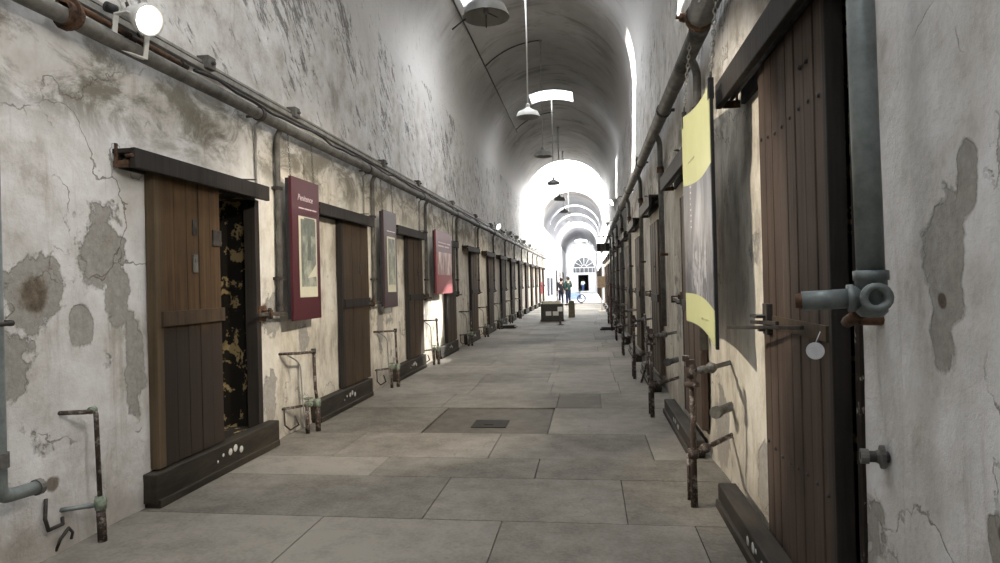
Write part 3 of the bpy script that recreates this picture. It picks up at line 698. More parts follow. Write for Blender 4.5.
for i, y in enumerate(ys):
    lab = ['rusty standpipe with green valve below the tall maroon poster', 'leaning rusty standpipe below the greyish poster', 'thin dark standpipe before the brightly lit wall below the pink-red poster'][i] if i < 3 else 'rusty standpipe beside the %s cell door of the %s' % (ORD[i], W_P)
    place(st, i > 0, (XL, y, 0), 0, lab, 'standpipe', 'standpipes on the maroon-poster wall')
# nearest standpipe and the pipe at the frame's edge
r = empty('standpipe', (-2.95, 3.49, 0)); m = MB()
m.bend([(XL-0.03, 3.36, 0.80), (-2.96, 3.40, 0.80), (-2.95, 3.47, 0.795), (-2.95, 3.488, 0.25)], 0.014, 0.03, 9); m.tube([(-2.95, 3.488, 0.27), (-2.95, 3.50, 0.0)], 0.026, 10); m.build('riser', M_SPIPE, r, r.location)
m = MB(); m.rod((XL-0.03, 3.33, 0.235), (-2.95, 3.49, 0.225), 0.014, 8); m.build('branch_pipe', M_GALV, r, r.location)
m = MB(); m.lathe([(0, -0.045), (0.03, -0.04), (0.036, 0), (0.03, 0.04), (0, 0.045)], (-2.95, 3.49, 0.235), (0, 0, 1), 12); m.build('valve', M_GREEN, r, r.location); m = MB(); m.lathe([(0, -0.02), (0.022, -0.018), (0.022, 0.018), (0, 0.02)], (-2.96, 3.455, 0.80), (0, 1, 0), 10); m.build('elbow', M_GREEN, r, r.location)
m = MB(); m.tube([(XL+0.02, 3.24, 0.34), (XL+0.05, 3.20, 0.24), (XL+0.05, 3.22, 0.17), (XL+0.04, 3.33, 0.165), (XL+0.01, 3.36, 0.19)], 0.010, 7); m.build('loop', M_IRON, r, r.location)
m = MB(); m.tube([(XL+0.02, 3.30, 0.02), (XL+0.05, 3.30, 0.09), (XL+0.05, 3.36, 0.13), (XL+0.04, 3.40, 0.09), (XL+0.03, 3.40, 0.05)], 0.008, 7); m.build('wire_hook', M_IRON, r, r.location)
tag(r, 'rusty speckled standpipe in front of the peeling wall, nearest to the viewer', 'standpipe', kind='thing')
r = empty('water_pipe', (-2.99, 2.87, 0.4)); m = MB()
m.bend([(-2.99, 2.86, 4.2), (-2.99, 2.868, 0.47), (-2.99, 3.10, 0.455)], 0.036, 0.06, 12); m.build('pipe', M_GALV, r, r.location)
m = MB(); m.lathe([(0.036, -0.04), (0.046, -0.038), (0.046, 0.038), (0.036, 0.04)], (-2.99, 2.868, 0.66), (0, 0, 1), 12, False); m.build('coupling', M_PIPE, r, r.location); m = MB(); m.lathe([(0.036, 0.0), (0.044, 0.0), (0.044, 0.03), (0.02, 0.034), (0, 0.034)], (-2.99, 3.08, 0.456), (0, 1, 0), 12, False); m.build('end_cap', M_PIPE, r, r.location)
tag(r, 'upright grey water pipe with bottom elbow at the edge of the near peeling wall', 'pipe', kind='thing')
m = MB(); m.rod((XL-0.05, 2.96, 1.36), (-2.96, 2.93, 1.355), 0.016, 9); m.rod((-2.96, 2.935, 1.355), (-2.94, 2.70, 1.35), 0.012, 8)
tag(m.build('pipe_stub', M_IRON), 'dark pipe stub poking from the brown broken hole in the near wall', 'pipe stub', kind='thing')

# ------------------------------------------------------------------ posters on the left wall
def text(s, size, parent, loc, rot, mat, shear=0.25):
    cu = bpy.data.curves.new('title_lettering', 'FONT'); cu.body = s; cu.size = size; cu.shear = shear; cu.extrude = 0.001; cu.resolution_u = 2
    ob = bpy.data.objects.new('tmp', cu); COL.objects.link(ob); bpy.context.view_layer.update()
    me = bpy.data.meshes.new_from_object(ob.evaluated_get(bpy.context.evaluated_depsgraph_get()))
    bpy.data.objects.remove(ob); me.materials.clear(); me.materials.append(mat)
    o = bpy.data.objects.new('title_lettering', me); COL.objects.link(o); o.parent = parent; o.location = loc; o.rotation_euler = rot
    return o
RL = (PI/2, 0, PI/2)      # text facing +x, reading along +y
def poster(loc, W, H, t, mats, label, title=None, cat='poster'):
    r = empty('hanging_poster', loc); m = MB(); m.box((0, 0, 0), (t, W, H)); m.build('panel', mats[0], r, bevel=0.003)
    m = MB(); m.box((-0.035, 0.0, 0.02), (-0.001, 0.06, H-0.02)); m.box((-0.035, W-0.07, 0.02), (-0.001, W-0.02, H-0.02)); m.build('shadow_backing', M_BOARD, r)  # dark strips added behind the panel, standing for its shadow
    y0, y1 = W*0.22, W*0.86; z0, z1 = H*0.16, H*0.735
    m = MB(); m.box((t, y0, z0), (t+0.004, y1, z1)); m.build('print_border', mats[1], r)
    m = MB(); m.box((t+0.004, y0+W*0.06, z0+H*0.075), (t+0.006, y1-W*0.045, z1-H*0.02)); m.build('print', mats[2], r)
    m = MB()
    for j, (a, bb) in enumerate(((0.24, 0.42), (0.44, 0.60), (0.62, 0.70), (0.73, 0.88))): m.box((t, W*a, H*0.788), (t+0.002, W*bb, H*0.796))
    m.build('caption_lines', M_LETTER, r)
    if title: text(title, H*0.062, r, (t+0.002, W*0.20, H*0.845), RL, M_LETTER)
    for yy in (0.05, W-0.06):
        m = MB(); m.chain((0.0, yy, H-0.01), (-0.02, yy, 3.07-loc[2])); m.build('hanging_chain', M_PIPE, r)
    return tag(r, label, cat, 'exhibit posters', 'thing')
p1 = poster((-2.955, 6.05, 1.17), 0.66, 1.46, 0.03, (M_MAROON, M_CREAMP, M_PHOTO), 'tall maroon exhibit poster with cream-bordered print hanging by the half-open doorway', 'Penitence')
# figures and tower on the print of the first poster
m = MB(); t = 0.0365; Y_ = lambda a: 0.152+a*0.4; Z_ = lambda a: 0.36+a*0.74
m.add([(t, Y_(.42), Z_(.35)), (t, Y_(.66), Z_(.35)), (t, Y_(.66), Z_(.70)), (t, Y_(.92), Z_(.70)), (t, Y_(.92), Z_(.95)), (t, Y_(.28), Z_(.95)), (t, Y_(.28), Z_(.80)), (t, Y_(.50), Z_(.78))], [tuple(range(8))])
m.build('print_tower', plain('dark_grey_green_ink', (0.12, 0.135, 0.115), 0.5, 0, 0.3, 12), p1)
m = MB(); m.add([(t, Y_(.42), Z_(.10)), (t, Y_(.95), Z_(.12)), (t, Y_(.95), Z_(.30)), (t, Y_(.70), Z_(.20))], [(0, 1, 2, 3)]); m.build('print_highlight', M_CREAMP, p1)
poster((-2.955, 8.95, 1.18), 0.61, 1.43, 0.03, (M_MAUVE, M_CREAMP, M_PHOTO), 'narrow greyish mauve exhibit poster hanging beyond the second cell door', None)
r = empty('hanging_poster', (-2.90, 11.90, 1.32)); W, H = 1.40, 1.24
m = MB(); m.box((0, 0, 0), (0.03, W, H)); m.build('panel', M_PINK, r, bevel=0.003)
m = MB(); m.box((0.03, 0.0, H*0.62), (0.033, W, H)); m.build('head_band', M_PINKTOP, r)
m = MB(); m.box((0.03, W*0.10, H*0.30), (0.034, W*0.95, H*0.66)); m.build('print', M_PINKPH, r)
m = MB()
for a, bb, zz in ((0.12, 0.62, 0.80), (0.66, 0.90, 0.80), (0.12, 0.48, 0.745), (0.52, 0.80, 0.745)): m.box((0.033, W*a, H*zz), (0.035, W*bb, H*(zz+0.022)))
m.build('caption_lines', M_LETTER, r)
m = MB(); m.box((-0.035, 0.02, 0.02), (-0.001, W-0.02, H-0.02)); m.build('shadow_backing', M_BOARD, r)  # same dark backing, standing for the shadow behind the panel
for yy in (0.08, W-0.08):
    m = MB(); m.chain((0.0, yy, H-0.01), (-0.06, yy, 1.76)); m.build('hanging_chain', M_PIPE, r)
tag(r, 'pink-red exhibit poster with plum head and pale figures hanging past the greyish poster', 'poster', 'exhibit posters', 'thing')

# ------------------------------------------------------------------ right wall: poster, pipes, standpipes
r = empty('hanging_poster', (0.76, 4.06, 1.06)); W, H = 1.17, 1.64
def pz(y0, y1, z0f, z1f, x, t, name, mat, n=24, parent=r, zfun=None):
    m = MB(); vs = []
    for i in range(n+1):
        y = y0+(y1-y0)*i/n
        for (xx, zz) in ((x, z0f(y)), (x+t, z0f(y)), (x+t, z1f(y)), (x, z1f(y))): vs.append((xx+0.020*math.sin(PI*y/W), y, zz))
    fs = []
    for i in range(n):
        for j in range(4): fs.append((i*4+j, i*4+(j+1) % 4, (i+1)*4+(j+1) % 4, (i+1)*4+j))
    fs += [(3, 2, 1, 0), (n*4, n*4+1, n*4+2, n*4+3)]
    m.add(vs, fs); return m.build(name, mat, parent)
zb = lambda y: 0.0+0.03*math.sin(PI*y/W)+0.10*y/W; zt = lambda y: H-0.02*math.sin(PI*y/W)+0.08*y/W
pz(0, W, zb, zt, 0.0, 0.02, 'panel', M_BOARD)
pz(0.012, W-0.012, lambda y: H*0.70-0.03*math.sin(PI*y/W)+0.02*y/W, lambda y: zt(y)-0.008, -0.004, 0.004, 'top_band', M_LIME)
pz(0.012, W-0.012, lambda y: H*0.145+0.03*math.sin(PI*y/W)+0.09*y/W, lambda y: H*0.70-0.03*math.sin(PI*y/W)+0.02*y/W, -0.004, 0.004, 'photograph', M_CROWD)
pz(0.012, W-0.012, lambda y: zb(y)+0.01, lambda y: H*0.145+0.03*math.sin(PI*y/W)+0.09*y/W, -0.004, 0.004, 'bottom_band', M_LIME)
m = MB()
for i in range(9): m.box((-0.0052+0.014, W-0.30+random.uniform(0, .03), H*(0.50+0.026*i)), (-0.0035+0.014, W-0.10, H*(0.50+0.026*i)+0.012))
m.build('text_column', M_LETTER, r)
m = MB()
for a, bb in ((0.70, 0.80), (0.82, 0.95)): m.box((-0.0055+0.012, a, H*0.80), (-0.0035+0.012, bb, H*0.807))
for a, bb in ((0.20, 0.32), (0.34, 0.48), (0.5, 0.56)): m.box((-0.0055+0.014, a, H*0.095), (-0.0035+0.014, bb, H*0.102))
m.build('caption_lines', plain('olive_lettering', (0.36, 0.37, 0.20), 0.5), r)
for yy in (0.03, W-0.05):
    m = MB(); m.chain((0.014, yy, H+0.06+0.08*yy/W), (0.07, yy, 3.36-1.06), 0.045, 0.012, 0.004); m.build('hanging_chain', M_COND, r)
    m = MB(); dz = 0.08*yy/W; m.box((-0.005, yy-0.02, H-0.10+dz), (0.028, yy+0.02, H+0.03+dz)); m.tube([(0.014, yy+0.02*math.cos(t), H+0.045+dz+0.025*math.sin(t)) for t in [2*PI*i/10 for i in range(10)]], 0.005, 6, closed=True)
    m.build('hanger_clip', M_BLACK, r)
tag(r, 'large hanging poster of a grey crowd photograph between yellow-green bands', 'poster', 'exhibit posters', 'thing')

r = empty('steam_main', (0.88, 4.9, 3.4)); m = MB()
m.tube([(0.88, y, 3.40+0.006*math.sin(y)) for y in [4.95+i*1.3 for i in range(31)]], 0.072, 14); m.build('pipe', M_PIPE, r, r.location)
m = MB(); m.tube([(0.865, -4.6, 3.45), (0.865, 0, 3.45), (0.865, 4.9, 3.45)], 0.098, 16); m.build('lagged_pipe', M_PIPE, r, r.location)
m = MB(); m.lathe([(0.0, -0.03), (0.104, -0.03), (0.11, 0), (0.104, 0.05), (0, 0.05)], (0.865, 4.92, 3.45), (0, 1, 0), 16, False)
for a in range(6): m.lathe([(0.012, 0), (0.012, 0.04), (0, 0.04)], (0.865+0.095*math.cos(a), 4.96, 3.45+0.095*math.sin(a)), (0, 1, 0), 6)
m.lathe([(0, -0.035), (0.03, -0.03), (0.036, 0.0), (0.03, 0.03), (0, 0.035)], (0.76, 4.98, 3.47), (1, 0.3, 0), 9); m.rod((0.70, 4.99, 3.48), (0.86, 4.97, 3.46), 0.014, 7)
m.build('flange', M_RUST, r, r.location)
for yy in (7.4, 10.6, 13.8, 17.0, 20.2, 23.4, 26.6):
    m = MB(); m.lathe([(0.074, -0.03), (0.085, -0.028), (0.085, 0.028), (0.074, 0.03)], (0.88, yy, 3.40), (0, 1, 0), 14, False); m.box((0.9, yy-0.015, 3.385), (XR+0.02, yy+0.015, 3.415)); m.build('bracket', M_IRON, r, r.location)
tag(r, 'thick grey steam main with rusty flange above the yellow-green poster', 'pipe', kind='thing')
def make_drop_r():
    r = empty('drop_pipe'); m = MB(); m.bend([(0.12, 0, 3.38), (0.06, 0.0, 3.25), (0.06, 0, 0.9)], 0.034, 0.06, 10); m.build('pipe', M_PIPE, r)
    m = MB(); m.lathe([(0.034, -0.04), (0.046, -0.038), (0.046, 0.038), (0.034, 0.04)], (0.06, 0, 2.9), (0, 0, 1), 10, False); m.build('coupling', M_RUST, r); m = MB(); m.box((-0.02, -0.05, 1.8), (0.095, 0.05, 1.83)); m.build('clamp', M_RUST, r); return r
dpr = make_drop_r()
for i, y in enumerate([5.56, 8.4, 11.55, 14.8, 18.0, 21.2, 24.4, 27.6]):
    place(dpr, i > 0, (XR, y, 0), PI, 'dark drop pipe descending behind the yellow-green poster' if i == 0 else 'dark drop pipe before the %s cell door of the %s' % (ORD[i+1], W_Y), 'pipe', 'dark drop pipes')
for i, (y, z) in enumerate(((12.2, 3.70), (16.2, 3.72))):
    m = MB(); m.box((XR-0.075, y-0.075, z-0.085), (XR+0.02, y+0.075, z+0.085)); m.box((XR-0.088, y-0.05, z-0.06), (XR-0.07, y+0.05, z+0.06)); m.rod((XR-0.03, y, z-0.08), (XR-0.03, y, 3.45), 0.012, 7)
    tag(m.build('junction_box', M_COND, bevel=0.004), ['small pale junction box on the wall above the steam main', 'farther small pale junction box on the wall above the steam main'][i], 'junction box', kind='thing')
# nearest upright pipe with tee
r = empty('upright_pipe', (0.86, 2.09, 1.35)); m = MB()
m.tube([(0.838, 2.10, 3.30), (0.845, 2.09, 2.0), (0.850, 2.085, 1.46)], 0.039, 16); m.build('pipe', M_GALV, r, r.location)
T0 = (0.850, 2.085, 1.43)
m = MB(); m.lathe([(0, -0.062), (0.03, -0.06), (0.044, -0.045), (0.044, 0.05), (0.049, 0.052), (0.049, 0.08), (0.041, 0.082)], T0, (0, 0, 1), 18)
m.lathe([(0.0, 0.0), (0.038, 0.0), (0.038, 0.045), (0.044, 0.047), (0.044, 0.065), (0.024, 0.065), (0.022, 0.03), (0, 0.03)], T0, (-0.15, -1, 0), 18)
m.lathe([(0.0, 0.0), (0.038, 0.0), (0.038, 0.045), (0.043, 0.047), (0.043, 0.065), (0.03, 0.065)], T0, (-1, 0.25, -0.05), 18)
m.build('tee_fitting', M_GALV, r, r.location)
m = MB(); m.lathe([(0, -0.001), (0.0225, 0.0), (0.0225, 0.002), (0, 0.002)], Vector(T0)+Vector((-0.15, -1, 0)).normalized()*0.032, (-0.15, -1, 0), 14); m.build('socket_opening', M_BLACK, r, r.location)
m = MB(); m.tube([(0.80, 2.10, 1.427), (0.665, 2.135, 1.42)], 0.031, 14); m.build('branch_stub', M_GALV, r, r.location)
m = MB(); m.tube([(0.672, 2.133, 1.421), (0.645, 2.14, 1.419)], [0.026, 0.022], 12); m.build('rusty_end', M_RUST, r, r.location)
m = MB(); m.tube([(0.83, 2.12, 1.38), (0.86, 2.30, 1.34), (0.93, 2.42, 1.34)], 0.02, 8); m.rod((0.93, 2.42, 1.34), (XR+0.02, 2.38, 1.34), 0.02, 8); m.build('hanger_bracket', M_RUST, r, r.location)
tag(r, 'upright bluish grey pipe ending in a tee with open socket beside the nearest door', 'pipe', kind='thing')
r = empty('pipe_stub', (XR, 2.31, 0.86)); m = MB(); m.tube([(XR+0.02, 2.36, 0.87), (0.94, 2.375, 0.868)], 0.02, 12); m.build('pipe', M_IRON, r, r.location)
m = MB(); m.lathe([(0.02, 0), (0.04, 0), (0.04, 0.012), (0.024, 0.016), (0.021, 0.025)], (XR-0.01, 2.36, 0.87), (-1, 0.2, 0), 14, False); m.lathe([(0.015, 0.0), (0.026, 0), (0.026, 0.025), (0.014, 0.025)], (0.945, 2.375, 0.868), (-1, 0.2, 0), 14, False); m.build('flange', M_PIPE, r, r.location)
tag(r, 'short dark pipe stub with flange low on the wall below the tee pipe', 'pipe stub', kind='thing')

def make_stand_r():
    r = empty('standpipe'); m = MB()     # wall face x=0, room +x
    m.tube([(0.345, 0, 0.92), (0.345, 0.005, 0.45), (0.35, 0.02, 0.0)], [0.017, 0.019, 0.024], 10); m.tube([(0.375, -0.02, 0.34), (0.375, -0.025, 0.03)], 0.012, 8); m.build('riser', M_SPIPE, r)
    B = Vector((0.0, -0.46, 0)); A = Vector((0.345, 0, 0)); D = (A-B)
    def at(t, z): p = B+D*t; return (p.x, p.y, z)
    m = MB(); m.tube([at(0, 0.885), at(0.95, 0.875)], 0.017, 10)
    for q, a1, a2 in ((0.52, .033, .040), (0.74, .028, .028)): m.lathe([(0.017, -0.03), (a1, -0.026), (a2, 0), (a1, 0.026), (0.017, 0.03)], at(q, 0.88), D, 12)
    m.build('upper_branch', M_PIPE, r)
    m = MB(); m.lathe([(0, -0.05), (0.033, -0.045), (0.039, 0), (0.033, 0.045), (0, 0.05)], (0.345, 0, 0.89), (0, 0, 1), 12); m.box((0.325, -0.03, 0.92), (0.385, 0.03, 0.965)); m.box((0.36, -0.022, 0.955), (0.40, 0.022, 0.99)); m.lathe([(0, -0.015), (0.05, -0.012), (0.05, 0.012), (0, 0.015)], (0.345, 0.0, 0.80), (0, 0, 1), 10); m.build('valve', M_SPIPE, r)
    m = MB(); m.tube([at(0, 0.57), at(0.45, 0.56)], 0.032, 12); m.lathe([(0.034, 0), (0.043, 0), (0.043, 0.04), (0.03, 0.04)], at(0.38, 0.562), D, 12, False); m.build('wall_stub', M_PIPE, r)
    m = MB(); m.tube([at(0, 0.36), at(1, 0.345)], 0.018, 10); m.lathe([(0, -0.03), (0.03, -0.028), (0.034, 0), (0.03, 0.028), (0, 0.03)], at(0.72, 0.348), D, 12); m.lathe([(0, -0.035), (0.034, -0.03), (0.034, 0.03), (0, 0.035)], (0.345, 0, 0.345), (0, 0, 1), 10); m.build('lower_branch', M_SPIPE, r)
    return r
sr = make_stand_r()
for i, (y, s) in enumerate(((4.36, 1), (7.15, 1), (9.9, 1), (13.0, 1), (16.2, 1), (19.4, 1), (22.6, 1))):
    place(sr, i > 0, (XR, y, 0), PI, ['rusty standpipe with two wall branches below the yellow-green poster', 'rusty standpipe at the second sill of the yellow-poster wall'][i] if i < 2 else 'rusty standpipe, the %s along the %s' % (ORD[i], W_Y), 'standpipe', 'standpipes on the yellow-poster wall')
# loose crossing rods by the third right-hand door
m = MB(); m.rod((0.78, 8.9, 0.0), (0.80, 9.6, 0.98), 0.018, 8); m.rod((0.72, 9.55, 0.0), (0.82, 8.95, 0.55), 0.016, 8)
tag(m.build('crossed_pipe', M_SPIPE), 'two crossed rusty pipes propped before the third door of the yellow-poster wall', 'pipe', kind='thing')

# ------------------------------------------------------------------ spotlights
def make_spot():
    """local: mounted at origin, points along +x, slightly down"""
    r = empty('spotlight'); d = Vector((1, 0, -0.45)).normalized(); c = Vector((0.10, 0, 0.04)); m = MB()
    m.lathe([(0, -0.10), (0.03, -0.10), (0.045, -0.08), (0.055, -0.02), (0.085, 0.03), (0.09, 0.075), (0.082, 0.075), (0.07, 0.03), (0.0, 0.012)], c, d, 20); m.build('housing', M_WMETAL, r)
    m = MB(); m.lathe([(0.073, 0.05), (0.06, 0.062), (0.03, 0.07), (0, 0.072)], c, d, 20); l = m.build('lamp_glass', M_LAMP_ON, r)
    m = MB(); m.bar((0.03, -0.10, 0.03), (-0.0, -0.10, -0.15), 0.03, 0.008); m.bar((0.03, 0.10, 0.03), (0.0, 0.10, -0.15), 0.03, 0.008); m.bar((0.0, -0.10, -0.15), (0.0, 0.10, -0.15), 0.03, 0.008); m.bar((0.03, -0.104, 0.03), (0.1, -0.08, 0.04), 0.03, 0.008); m.bar((0.03, 0.104, 0.03), (0.1, 0.08, 0.04), 0.03, 0.008)
    m.build('yoke', M_WMETAL, r)
    m = MB(); m.lathe([(0, -0.03), (0.028, -0.028), (0.028, 0.028), (0, 0.03)], (0.015, -0.12, 0.06), (0, 1, 0), 12); m.build('pivot_knob', M_BLACK, r)
    m = MB(); m.tube([(0.01, 0, 0.09), (-0.05, 0.03, 0.16), (-0.1, 0.08, 0.14), (-0.12, 0.2, -0.05), (-0.12, 0.3, -0.12)], 0.008, 6); m.build('flex', M_BLACK, r)
    return r
def lamp_light(loc, target, power, col, size=55, blend=0.5, rad=0.05):
    L = bpy.data.lights.new('spotlight_beam', 'SPOT'); L.energy = power; L.color = col; L.spot_size = math.radians(size); L.spot_blend = blend; L.shadow_soft_size = rad
    o = bpy.data.objects.new('spotlight_beam', L); o.location = loc
    d = Vector(target)-Vector(loc); o.rotation_euler = d.to_track_quat('-Z', 'Y').to_euler(); COL.objects.link(o); return o
sp = make_spot()
OFF = {}
def lens_off(o):
    for ch in o.children:
        if ch.name.startswith('lamp_glass'):
            if 'm' not in OFF: OFF['m'] = ch.data.copy(); OFF['m'].materials[0] = M_ENAMEL_IN
            ch.data = OFF['m']
S_LEFT = [(3.84, 0), (20.4, .2), (23.3, .3), (25.6, .2), (28.4, .3), (31.5, .2), (35.0, .2), (39.0, .2)]
for i, (y, rz) in enumerate(S_LEFT):
    lab = 'lit white spotlight clamped over the grey steam pipe, nearest to the viewer' if i == 0 else 'small white spotlight over the steam pipe, the %s along the %s' % (ORD[i], W_P)
    o = place(sp, i > 0, (-2.96, y, 3.245 if i == 0 else 3.29), rz-0.25 if i == 0 else rz-0.9, lab, 'spotlight', 'spotlights on the steam pipes')
    if i > 1: lens_off(o)
    if i == 0: o.scale = (1.15, 1.15, 1.15)
for i, y in enumerate((1.4, 4.4, 17.4, 24.2, 31.0)):
    o = copy_tree(sp); o.location = (0.80, y, 3.56); o.rotation_euler = (0, 0, PI+(0.5 if y > 10 else 0))
    lab = ['white spotlight on the lagged steam main before the tall plank door', 'white spotlight on the steam main by its rusty flange'][i] if i < 2 else 'white spotlight standing over the steam main beside the %s door of the %s' % (ORD[(4, 6, 8)[i-2]], W_Y)
    tag(o, lab, 'spotlight', 'spotlights on the steam pipes', 'thing')
# beams
WARM = (1.0, 0.89, 0.73)
lamp_light((-2.72, 3.78, 3.16), (0.95, 4.75, 1.6), 360, WARM, 50, 0.35, 0.03)
lamp_light((0.58, 4.4, 3.45), (-3.0, 7.2, 0.7), 460, WARM, 72, 0.8, 0.08)
lamp_light((0.58, 4.4, 3.45), (-3.1, 11.4, 1.1), 520, WARM, 36, 0.8, 0.08)
lamp_light((0.58, 1.4, 3.45), (-3.1, 3.4, 1.2), 120, (1.0, 0.95, 0.88), 75, 0.8, 0.08)
lamp_light((0.56, 17.2, 3.45), (-3.1, 12.4, 0.6), 3600, (1.0, 0.97, 0.90), 13, 0.4, 0.05)
lamp_light((0.56, 17.2, 3.45), (-3.1, 18.5, 1.0), 160, WARM, 60, 0.6, 0.05)
lamp_light((0.56, 17.3, 3.45), (-1.9, 23.6, 0.3), 260, WARM, 30, 0.6, 0.05)
lamp_light((-2.68, 20.4, 3.25), (0.95, 12.5, 1.4), 420, WARM, 50, 0.6, 0.05)

# ------------------------------------------------------------------ pendant lamps and vault conduit
def make_pendant(drop):
    r = empty('pendant_lamp'); m = MB()      # origin at the rim centre
    m.lathe([(0.03, 0.19), (0.055, 0.17), (0.10, 0.135), (0.185, 0.10), (0.215, 0.03), (0.225, 0.0)], (0, 0, 0), (0, 0, 1), 28); m.build('shade', M_ENAMEL, r)
    m = MB(); m.lathe([(0.222, 0.0), (0.210, 0.03), (0.18, 0.095), (0.09, 0.128), (0.02, 0.14)], (0, 0, 0), (0, 0, 1), 28); m.build('reflector', M_ENAMEL_IN, r)
    m = MB(); m.lathe([(0.0, 0.26), (0.022, 0.26), (0.035, 0.235), (0.04, 0.19), (0.03, 0.17), (0, 0.17)], (0, 0, 0), (0, 0, 1), 14); m.build('lamp_cap', M_ENAMEL, r)
    m = MB(); m.lathe([(0, 0.02), (0.02, 0.028), (0.03, 0.055), (0.022, 0.09), (0.014, 0.13)], (0, 0, 0), (0, 0, 1), 12); m.build('bulb', M_ENAMEL_IN, r)
    m = MB(); m.tube([(0, 0, 0.25), (0.005, 0, drop*0.5), (0, 0, drop)], 0.013, 8); m.build('rod', M_COND, r)
    m = MB(); m.lathe([(0, 0), (0.05, 0), (0.045, 0.03), (0.02, 0.05), (0, 0.05)], (0, 0, drop-0.04), (0, 0, 1), 12); m.build('ceiling_rose', M_ENAMEL, r)
    return r
PY = [(6.96, 4.43), (11.9, 4.58), (15.82, 4.6), (20.55, 4.62), (24.8, 4.64), (29.5, 4.66), (36.8, 4.7)]
LABP = ['large dark pendant lamp shade with wire guard hanging nearest under the vault', 'whitish pendant lamp hanging on a long pale rod before the roof opening', 'dark pendant lamp hanging just beyond the bright roof opening',
        'fourth pendant lamp along the vault', 'fifth pendant lamp along the vault', 'sixth pendant lamp along the vault', 'small seventh pendant lamp far along the vault']
tops = {3: 7.5}
for i, (y, z) in enumerate(PY):
    o = make_pendant((7.9 if i in (3, 6) else 7.48)-z)
    if i == 0: o.scale = (1.15, 1.15, 1.15)
    o.location = (-1.05, y, z); tag(o, LABP[i], 'pendant lamp', 'pendant lamps under the vault', 'thing')
    if i == 0:
        m = MB(); m.rod((0, 0, 0.06), (0, 0, -0.10), 0.006, 6); m.rod((0, 0, 0.05), (0.11, 0.0, -0.01), 0.005, 6); m.tube([(-0.2, 0, 0), (-0.26, -0.02, -0.05), (-0.33, -0.02, -0.1)], 0.008, 6); m.build('wire_guard', M_IRON, o)
    if i == 1:
        for ch in o.children:
            if ch.name.split('.')[0] in ('shade', 'lamp_cap', 'rod'): ch.data.materials[0] = M_WMETAL
r = empty('vault_conduit', (-2.47, 10, 6.88)); m = MB()
def vp(x): return SPRING+math.sqrt(RAD*RAD-(x-CX)**2)
zc = vp(-2.44)-0.02
m.tube([(-2.44, y, zc) for y in (6, 12, 18, 23)], 0.018, 8); m.build('pipe', M_IRON, r, r.location)
for y in (8.5, 11.9, 15.82, 20.0):
    xs = [-2.44+i*(1.36)/8 for i in range(9)]
    if y == 20.0: y = 22.6
    m = MB(); m.tube([(x, y, vp(x)-0.02) for x in xs], 0.014, 7); m.build('branch_conduit', M_IRON, r, r.location)
tag(r, 'dark iron conduit with cross branches fixed along the vault beside the pendant lamps', 'conduit', kind='thing')

# ------------------------------------------------------------------ far things
r = empty('display_counter', (-1.42, 24.6, 0)); m = MB()
m.box((-0.42, -0.25, 0.0), (0.42, 0.25, 0.66)); m.box((-0.45, -0.28, 0.0), (0.45, 0.28, 0.07)); m.build('case', M_DESK, r, bevel=0.01)
m = MB(); m.box((-0.34, -0.22, 0.66), (0.34, 0.22, 0.77)); m.build('top', M_DESKTOP, r, bevel=0.008)
m = MB(); m.box((-0.24, -0.262, 0.22), (-0.03, -0.25, 0.38)); m.box((0.03, -0.262, 0.22), (0.25, -0.25, 0.38)); m.build('notice', M_PAPER, r)
m = MB(); m.add([(0.16, -0.05, 0.77), (0.26, -0.05, 0.77), (0.21, 0.0, 0.98), (0.16, 0.05, 0.77), (0.26, 0.05, 0.77)], [(0, 1, 2), (3, 2, 4), (0, 2, 3), (1, 4, 2)]); m.build('card', M_PAPER, r)
tag(r, 'low dark display counter with cream top standing in the middle of the corridor', 'counter', kind='thing')
r = empty('sign_post', (-1.02, 22.3, 0)); m = MB(); m.lathe([(0, 0), (0.14, 0), (0.13, 0.015), (0.04, 0.03), (0.036, 0.5), (0, 0.5)], (0, 0, 0), (0, 0, 1), 14); m.build('post', M_IRON, r)
m = MB(); m.box((-0.085, -0.04, 0.47), (0.085, -0.025, 0.63)); m.build('sign_plate', M_PAPER, r, bevel=0.003)
tag(r, 'low black post with white notice standing before the display counter', 'sign', kind='thing')
m = MB(); m.box((-0.88, 26.9, 0.0), (-0.62, 27.1, 0.62)); m.box((-0.86, 26.86, 0.60), (-0.64, 27.1, 0.70)); m.box((-0.80, 26.88, 0.12), (-0.70, 26.90, 0.5)); tag(m.build('plinth', M_TAN, bevel=0.01), 'small tan plinth standing just past the display counter', 'plinth', kind='thing')
# cart with wheel
r = empty('wheeled_cart', (-0.95, 44.6, 0)); m = MB()
m.add([(-0.35, -0.3, 0.28), (0.32, -0.3, 0.28), (0.45, -0.3, 0.62), (-0.38, -0.3, 0.75), (-0.35, 0.3, 0.28), (0.32, 0.3, 0.28), (0.45, 0.3, 0.62), (-0.38, 0.3, 0.75)], [(0, 1, 2, 3), (7, 6, 5, 4), (0, 4, 5, 1), (2, 6, 7, 3), (0, 3, 7, 4), (1, 5, 6, 2)]); m.build('body', M_CART, r, bevel=0.03)
for yy in (-0.36, 0.36):
    m = MB(); m.tube([(0.40+0.27*math.cos(t), yy, 0.30+0.27*math.sin(t)) for t in [2*PI*i/20 for i in range(20)]], 0.035, 8, closed=True)
    for i in range(6): m.rod((0.40, yy, 0.30), (0.40+0.26*math.cos(i), yy, 0.30+0.26*math.sin(i)), 0.008, 5)
    m.build('wheel', M_TYRE, r)
